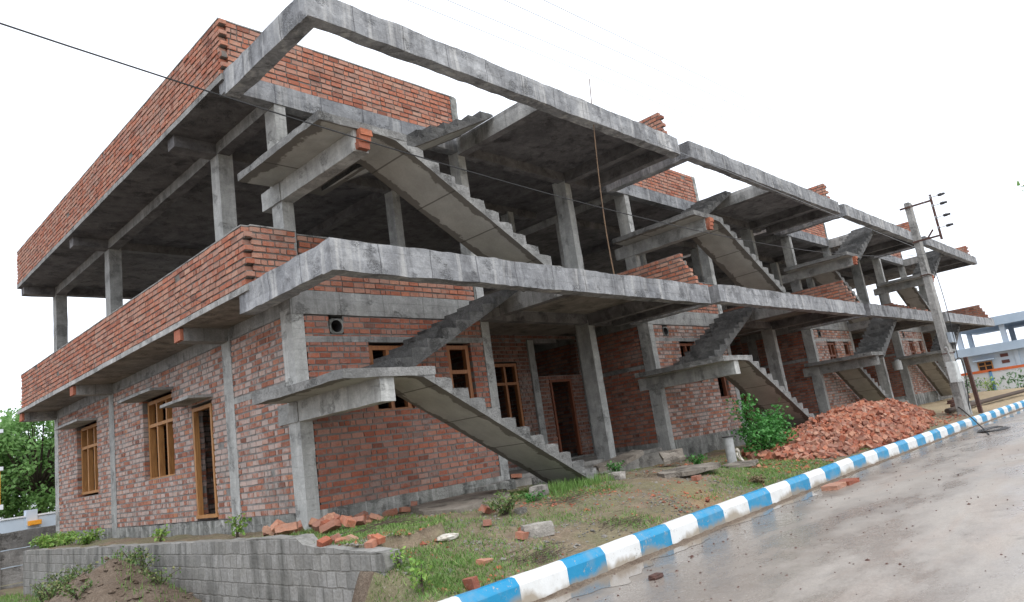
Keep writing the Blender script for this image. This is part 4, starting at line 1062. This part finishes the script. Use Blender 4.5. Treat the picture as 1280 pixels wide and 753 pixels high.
def tree(loc, label, h, crown, n_clumps, leafs, size, seed, trunk_r=.22, mat='leaf_tree', group=None, squash=.8, lean=(0, 0)):
    st_ = random.getstate(); random.seed(seed)
    H = thing('broadleaf_tree', loc, label, 'tree', group)
    tr, br, lf = MB(), MB(), MB(); fork = h * .42
    tr.tube(bez([(0, 0, -.3), (.1, .05, fork * .5), (lean[0] * .3, lean[1] * .3, fork)], 5), lambda q: lerp(trunk_r, trunk_r * .6, q), 8)
    c0 = Vector((lean[0], lean[1], h - crown * squash))
    for k in range(n_clumps):
        while True:
            p = Vector((rnd(-1, 1), rnd(-1, 1), rnd(-.85, 1)))
            if .2 < p.length < 1: break
        p = p.normalized() * (p.length ** .5); bump = 1 + .25 * nz(p.x, p.y, seed, 2.1)
        c = c0 + Vector((p.x * crown * bump, p.y * crown * bump, p.z * crown * squash * bump))
        if k % 3 == 0:
            s0 = Vector((lean[0] * .3, lean[1] * .3, fork * rnd(.8, 1.0)))
            br.tube(bez([tuple(s0), tuple(s0.lerp(c, .5) + Vector((0, 0, rnd(-.3, .5)))), tuple(c)], 5), lambda q: lerp(trunk_r * .35, .015, q), 5)
        rr = crown * rnd(.13, .24)
        for m_ in range(leafs):
            q = Vector((random.gauss(0, 1), random.gauss(0, 1), random.gauss(0, .7))).normalized() * rr * rnd(.5, 1.05)
            lf.leaf(c + q, size * rnd(.7, 1.3), clamp(random.gauss(.45, .22) + p.z * .08, 0, 1), up=1.0)
    tr.build('trunk', 'bark', H); br.build('limbs', 'bark', H); lf.build('crown', mat, H)
    random.setstate(st_); return H
tree((4.6, 36, -1.0), 'big broad green tree filling the gap left of the house, nearest in the group', 7.3, 3.7, 210, 80, .24, 3, squash=.8)
tree((.6, 38, -1.0), 'green tree at the left picture edge behind the orange building', 7.3, 3.4, 180, 75, .24, 4, squash=.85)
tree((8.6, 37, -1.0), 'green tree mostly hidden behind the far corner of the house', 7.0, 3.4, 120, 60, .26, 5, squash=.85)
for k, (x, y) in enumerate([(1.5, 46), (3.4, 48), (5.4, 46.5), (7.6, 49), (9.8, 47), (-.8, 48), (-3.5, 46)]):
    tree((x, y, -1.0), 'slim dark-trunked tree in the row seen under the crowns of the big trees', rnd(6.0, 7.2), 2.3, 42, 42, .34, 30 + k, trunk_r=.16, squash=.7, group='slim trees behind the big trees on the left')
# overhanging tree on the far side of the road
T = tree((20, -15.2, -.8), 'roadside tree whose branch tip hangs in at the right picture edge', 9.8, 2.5, 60, 40, .16, 50, squash=.9, lean=(0, 1.2))
lf, br = MB(), MB(); random.seed(77)
P = bez([(0, .6, 4.5), (-2.4, 4.6, 6.7), (-4.05, 7.0, 6.05)], 10); br.tube(P, lambda q: lerp(.07, .008, q), 6)
for k in range(150):
    q = .55 + .45 * random.random(); i = min(9, int(q * 10)); c = P[i].lerp(P[i + 1], q * 10 - i) + Vector((rnd(-1, 1), rnd(-1, 1), rnd(-1, 1))) * .22; lf.leaf(c, rnd(.09, .15), random.random())
br.build('limbs', 'bark', T); lf.build('crown', 'leaf_tree', T)

# ---------------- right background: pale blue house and mural wall
H = thing('blue_house', (52, -3, -1.0), 'pale blue two-storey house with an open upper floor behind the mural wall', 'house')
def B(name, mat, *b, p=None, j=0.0):
    m = MB()
    for q in b: m.cbox(*q, j=j, seg=3)
    return m.build(name, mat, p or H)
# local: x deeper (+), y along the facade, ground z=0
B('wall', 'house_blue_pale', (0, 8, -9, 4.3, -.3, 3.15))
B('floor_band', 'house_blue', (-.5, 8.2, -9.3, 5.2, 3.16, 3.72))
B('roof_band', 'house_blue', (-.5, 8.2, -9.3, 4.4, 4.93, 5.52))
for yy in (-5.6, -1.5, 1.25, 3.9): B('column', 'house_blue_pale', (-.2, .15, yy, yy + .3, 3.72, 4.93)); B('column', 'house_blue_pale', (4.2, 4.5, yy + .15, yy + .45, 3.72, 4.93))
for yy in (-5.5, .9): B('wall_rib', 'house_blue_pale', (-.08, 0.02, yy, yy + .25, -.3, 3.15))
wn = B('window', 'wood_frame', (-.05, .0, 2.50, 3.38, 2.02, 2.09), (-.05, .0, 2.50, 3.38, 2.34, 2.4), (-.05, 0, 2.50, 3.38, 2.6, 2.66), (-.06, 0, 2.5, 2.57, 2.0, 2.66), (-.06, 0, 3.31, 3.38, 2.0, 2.66), (-.06, 0, 2.9, 2.97, 2.0, 2.66))
B('pane', 'glass_dark', (-.02, -.005, 2.5, 3.38, 2.0, 2.66), p=wn)
B('sunshade', 'house_blue', (-.4, -.001, 2.3, 3.55, 2.72, 2.80))
for z in (2.35, 2.78): B('vent_slit', 'maroon_paint', (-.03, .01, 1.5, 1.95, z, z + .22))
H2 = thing('mural_wall', (46, -1, -.75), 'white compound wall with an orange top stripe and painted green plants', 'wall')
B('wall', 'wall_white', (0, .2, -14, 9, -.5, 1.64), p=H2)
B('stripe', 'orange_paint', (-.03, .23, -14, 9, 1.645, 1.80), p=H2)
for yy in (-7.3, -3.2, -.35, 2.5): B('pillar', 'mural_blue', (-.03, .02, yy, yy + .16, .5, 1.7), p=H2)
B('plinth_step', 'stone_grey', (-.5, -.001, -14, 9, -.5, .22), p=H2)
m = MB(); random.seed(9)
for k in range(520):
    c = random.choice((-1.7, -1.2, -2.3, .8, 1.3, -5, -4.3)); y, z = random.gauss(c, .32), clamp(random.gauss(1.0, .27), .5, 1.55); a = rnd(0, 6.28); s_ = rnd(.04, .12)
    P = [(-.006, y + math.cos(a + t) * s_ * q, z + math.sin(a + t) * s_ * q) for t, q in ((0, 1), (1.3, .35), (3.14, 1), (4.5, .35))]; P2 = [(-.001, q[1], q[2]) for q in P]
    m.quad(P)
    m.quad([P[0], P2[0], P2[1], P[1]])
m.build('painted_plants', 'mural_green', H2)
for k, (y, z) in enumerate([(-1.2, 0), (1.2, 0), (-4.5, 0)]):
    weed('shrub', (45.1, y, -.75), 1.5 if k == 0 else .9, .5, 170, .16, 'leaf_lime', ['tall yellowish shrub before the middle of the mural wall', 'small yellowish shrub before the left part of the mural wall', 'yellowish shrub before the mural wall at the right picture edge'][k], 'shrub', seed=60 + k)

# ------------------------------------------------------------------ sky / light / camera
w = bpy.data.worlds.new('World'); S.world = w; w.use_nodes = True; nt = w.node_tree; bg = nt.nodes['Background']
sky = nt.nodes.new('ShaderNodeTexSky'); sky.sky_type = 'NISHITA'; sky.sun_disc = False
SUN_EL, SUN_AZ = math.radians(58), math.radians(200)
sky.sun_elevation = SUN_EL; sky.sun_rotation = SUN_AZ; sky.dust_density = 5; sky.air_density = 1.5
hsv = nt.nodes.new('ShaderNodeHueSaturation'); hsv.inputs['Saturation'].default_value = .12; hsv.inputs['Value'].default_value = .55
nt.links.new(sky.outputs[0], hsv.inputs['Color'])
mx = nt.nodes.new('ShaderNodeMix'); mx.data_type = 'RGBA'; mx.blend_type = 'ADD'; mx.inputs['Factor'].default_value = 1
nt.links.new(hsv.outputs[0], mx.inputs[6]); mx.inputs[7].default_value = (9.0, 9.6, 10.7, 1)     # even cloud deck
nt.links.new(mx.outputs[2], bg.inputs['Color']); bg.inputs['Strength'].default_value = .11
sl = bpy.data.lights.new('sun', 'SUN'); sl.energy = .7; sl.angle = math.radians(25); sl.color = (1, .97, .93)
so = bpy.data.objects.new('sun', sl); COL.objects.link(so)
sd = Vector((math.cos(SUN_EL) * math.sin(SUN_AZ), math.cos(SUN_EL) * math.cos(SUN_AZ), math.sin(SUN_EL)))
so.rotation_euler = sd.to_track_quat('Z', 'Y').to_euler()
cam = bpy.data.cameras.new('camera'); co = bpy.data.objects.new('camera', cam); COL.objects.link(co); S.camera = co
R = [[0.690709, -0.709013, -0.1422], [0.045737, 0.239083, -0.969921], [0.721685, 0.66343, 0.197565]]
cam.sensor_width = 36; cam.lens = 882.835 / 1280 * 36; cam.clip_end = 3000; cam.clip_start = .05
rot = Matrix(((R[0][0], -R[1][0], -R[2][0]), (R[0][1], -R[1][1], -R[2][1]), (R[0][2], -R[1][2], -R[2][2])))
co.matrix_world = Matrix.Translation(Vector([-5.8497, -10.2755, 0.7224])) @ rot.to_4x4()
S.view_settings.view_transform = 'Standard'; S.view_settings.look = 'None'; S.view_settings.exposure = .32; S.view_settings.gamma = 1
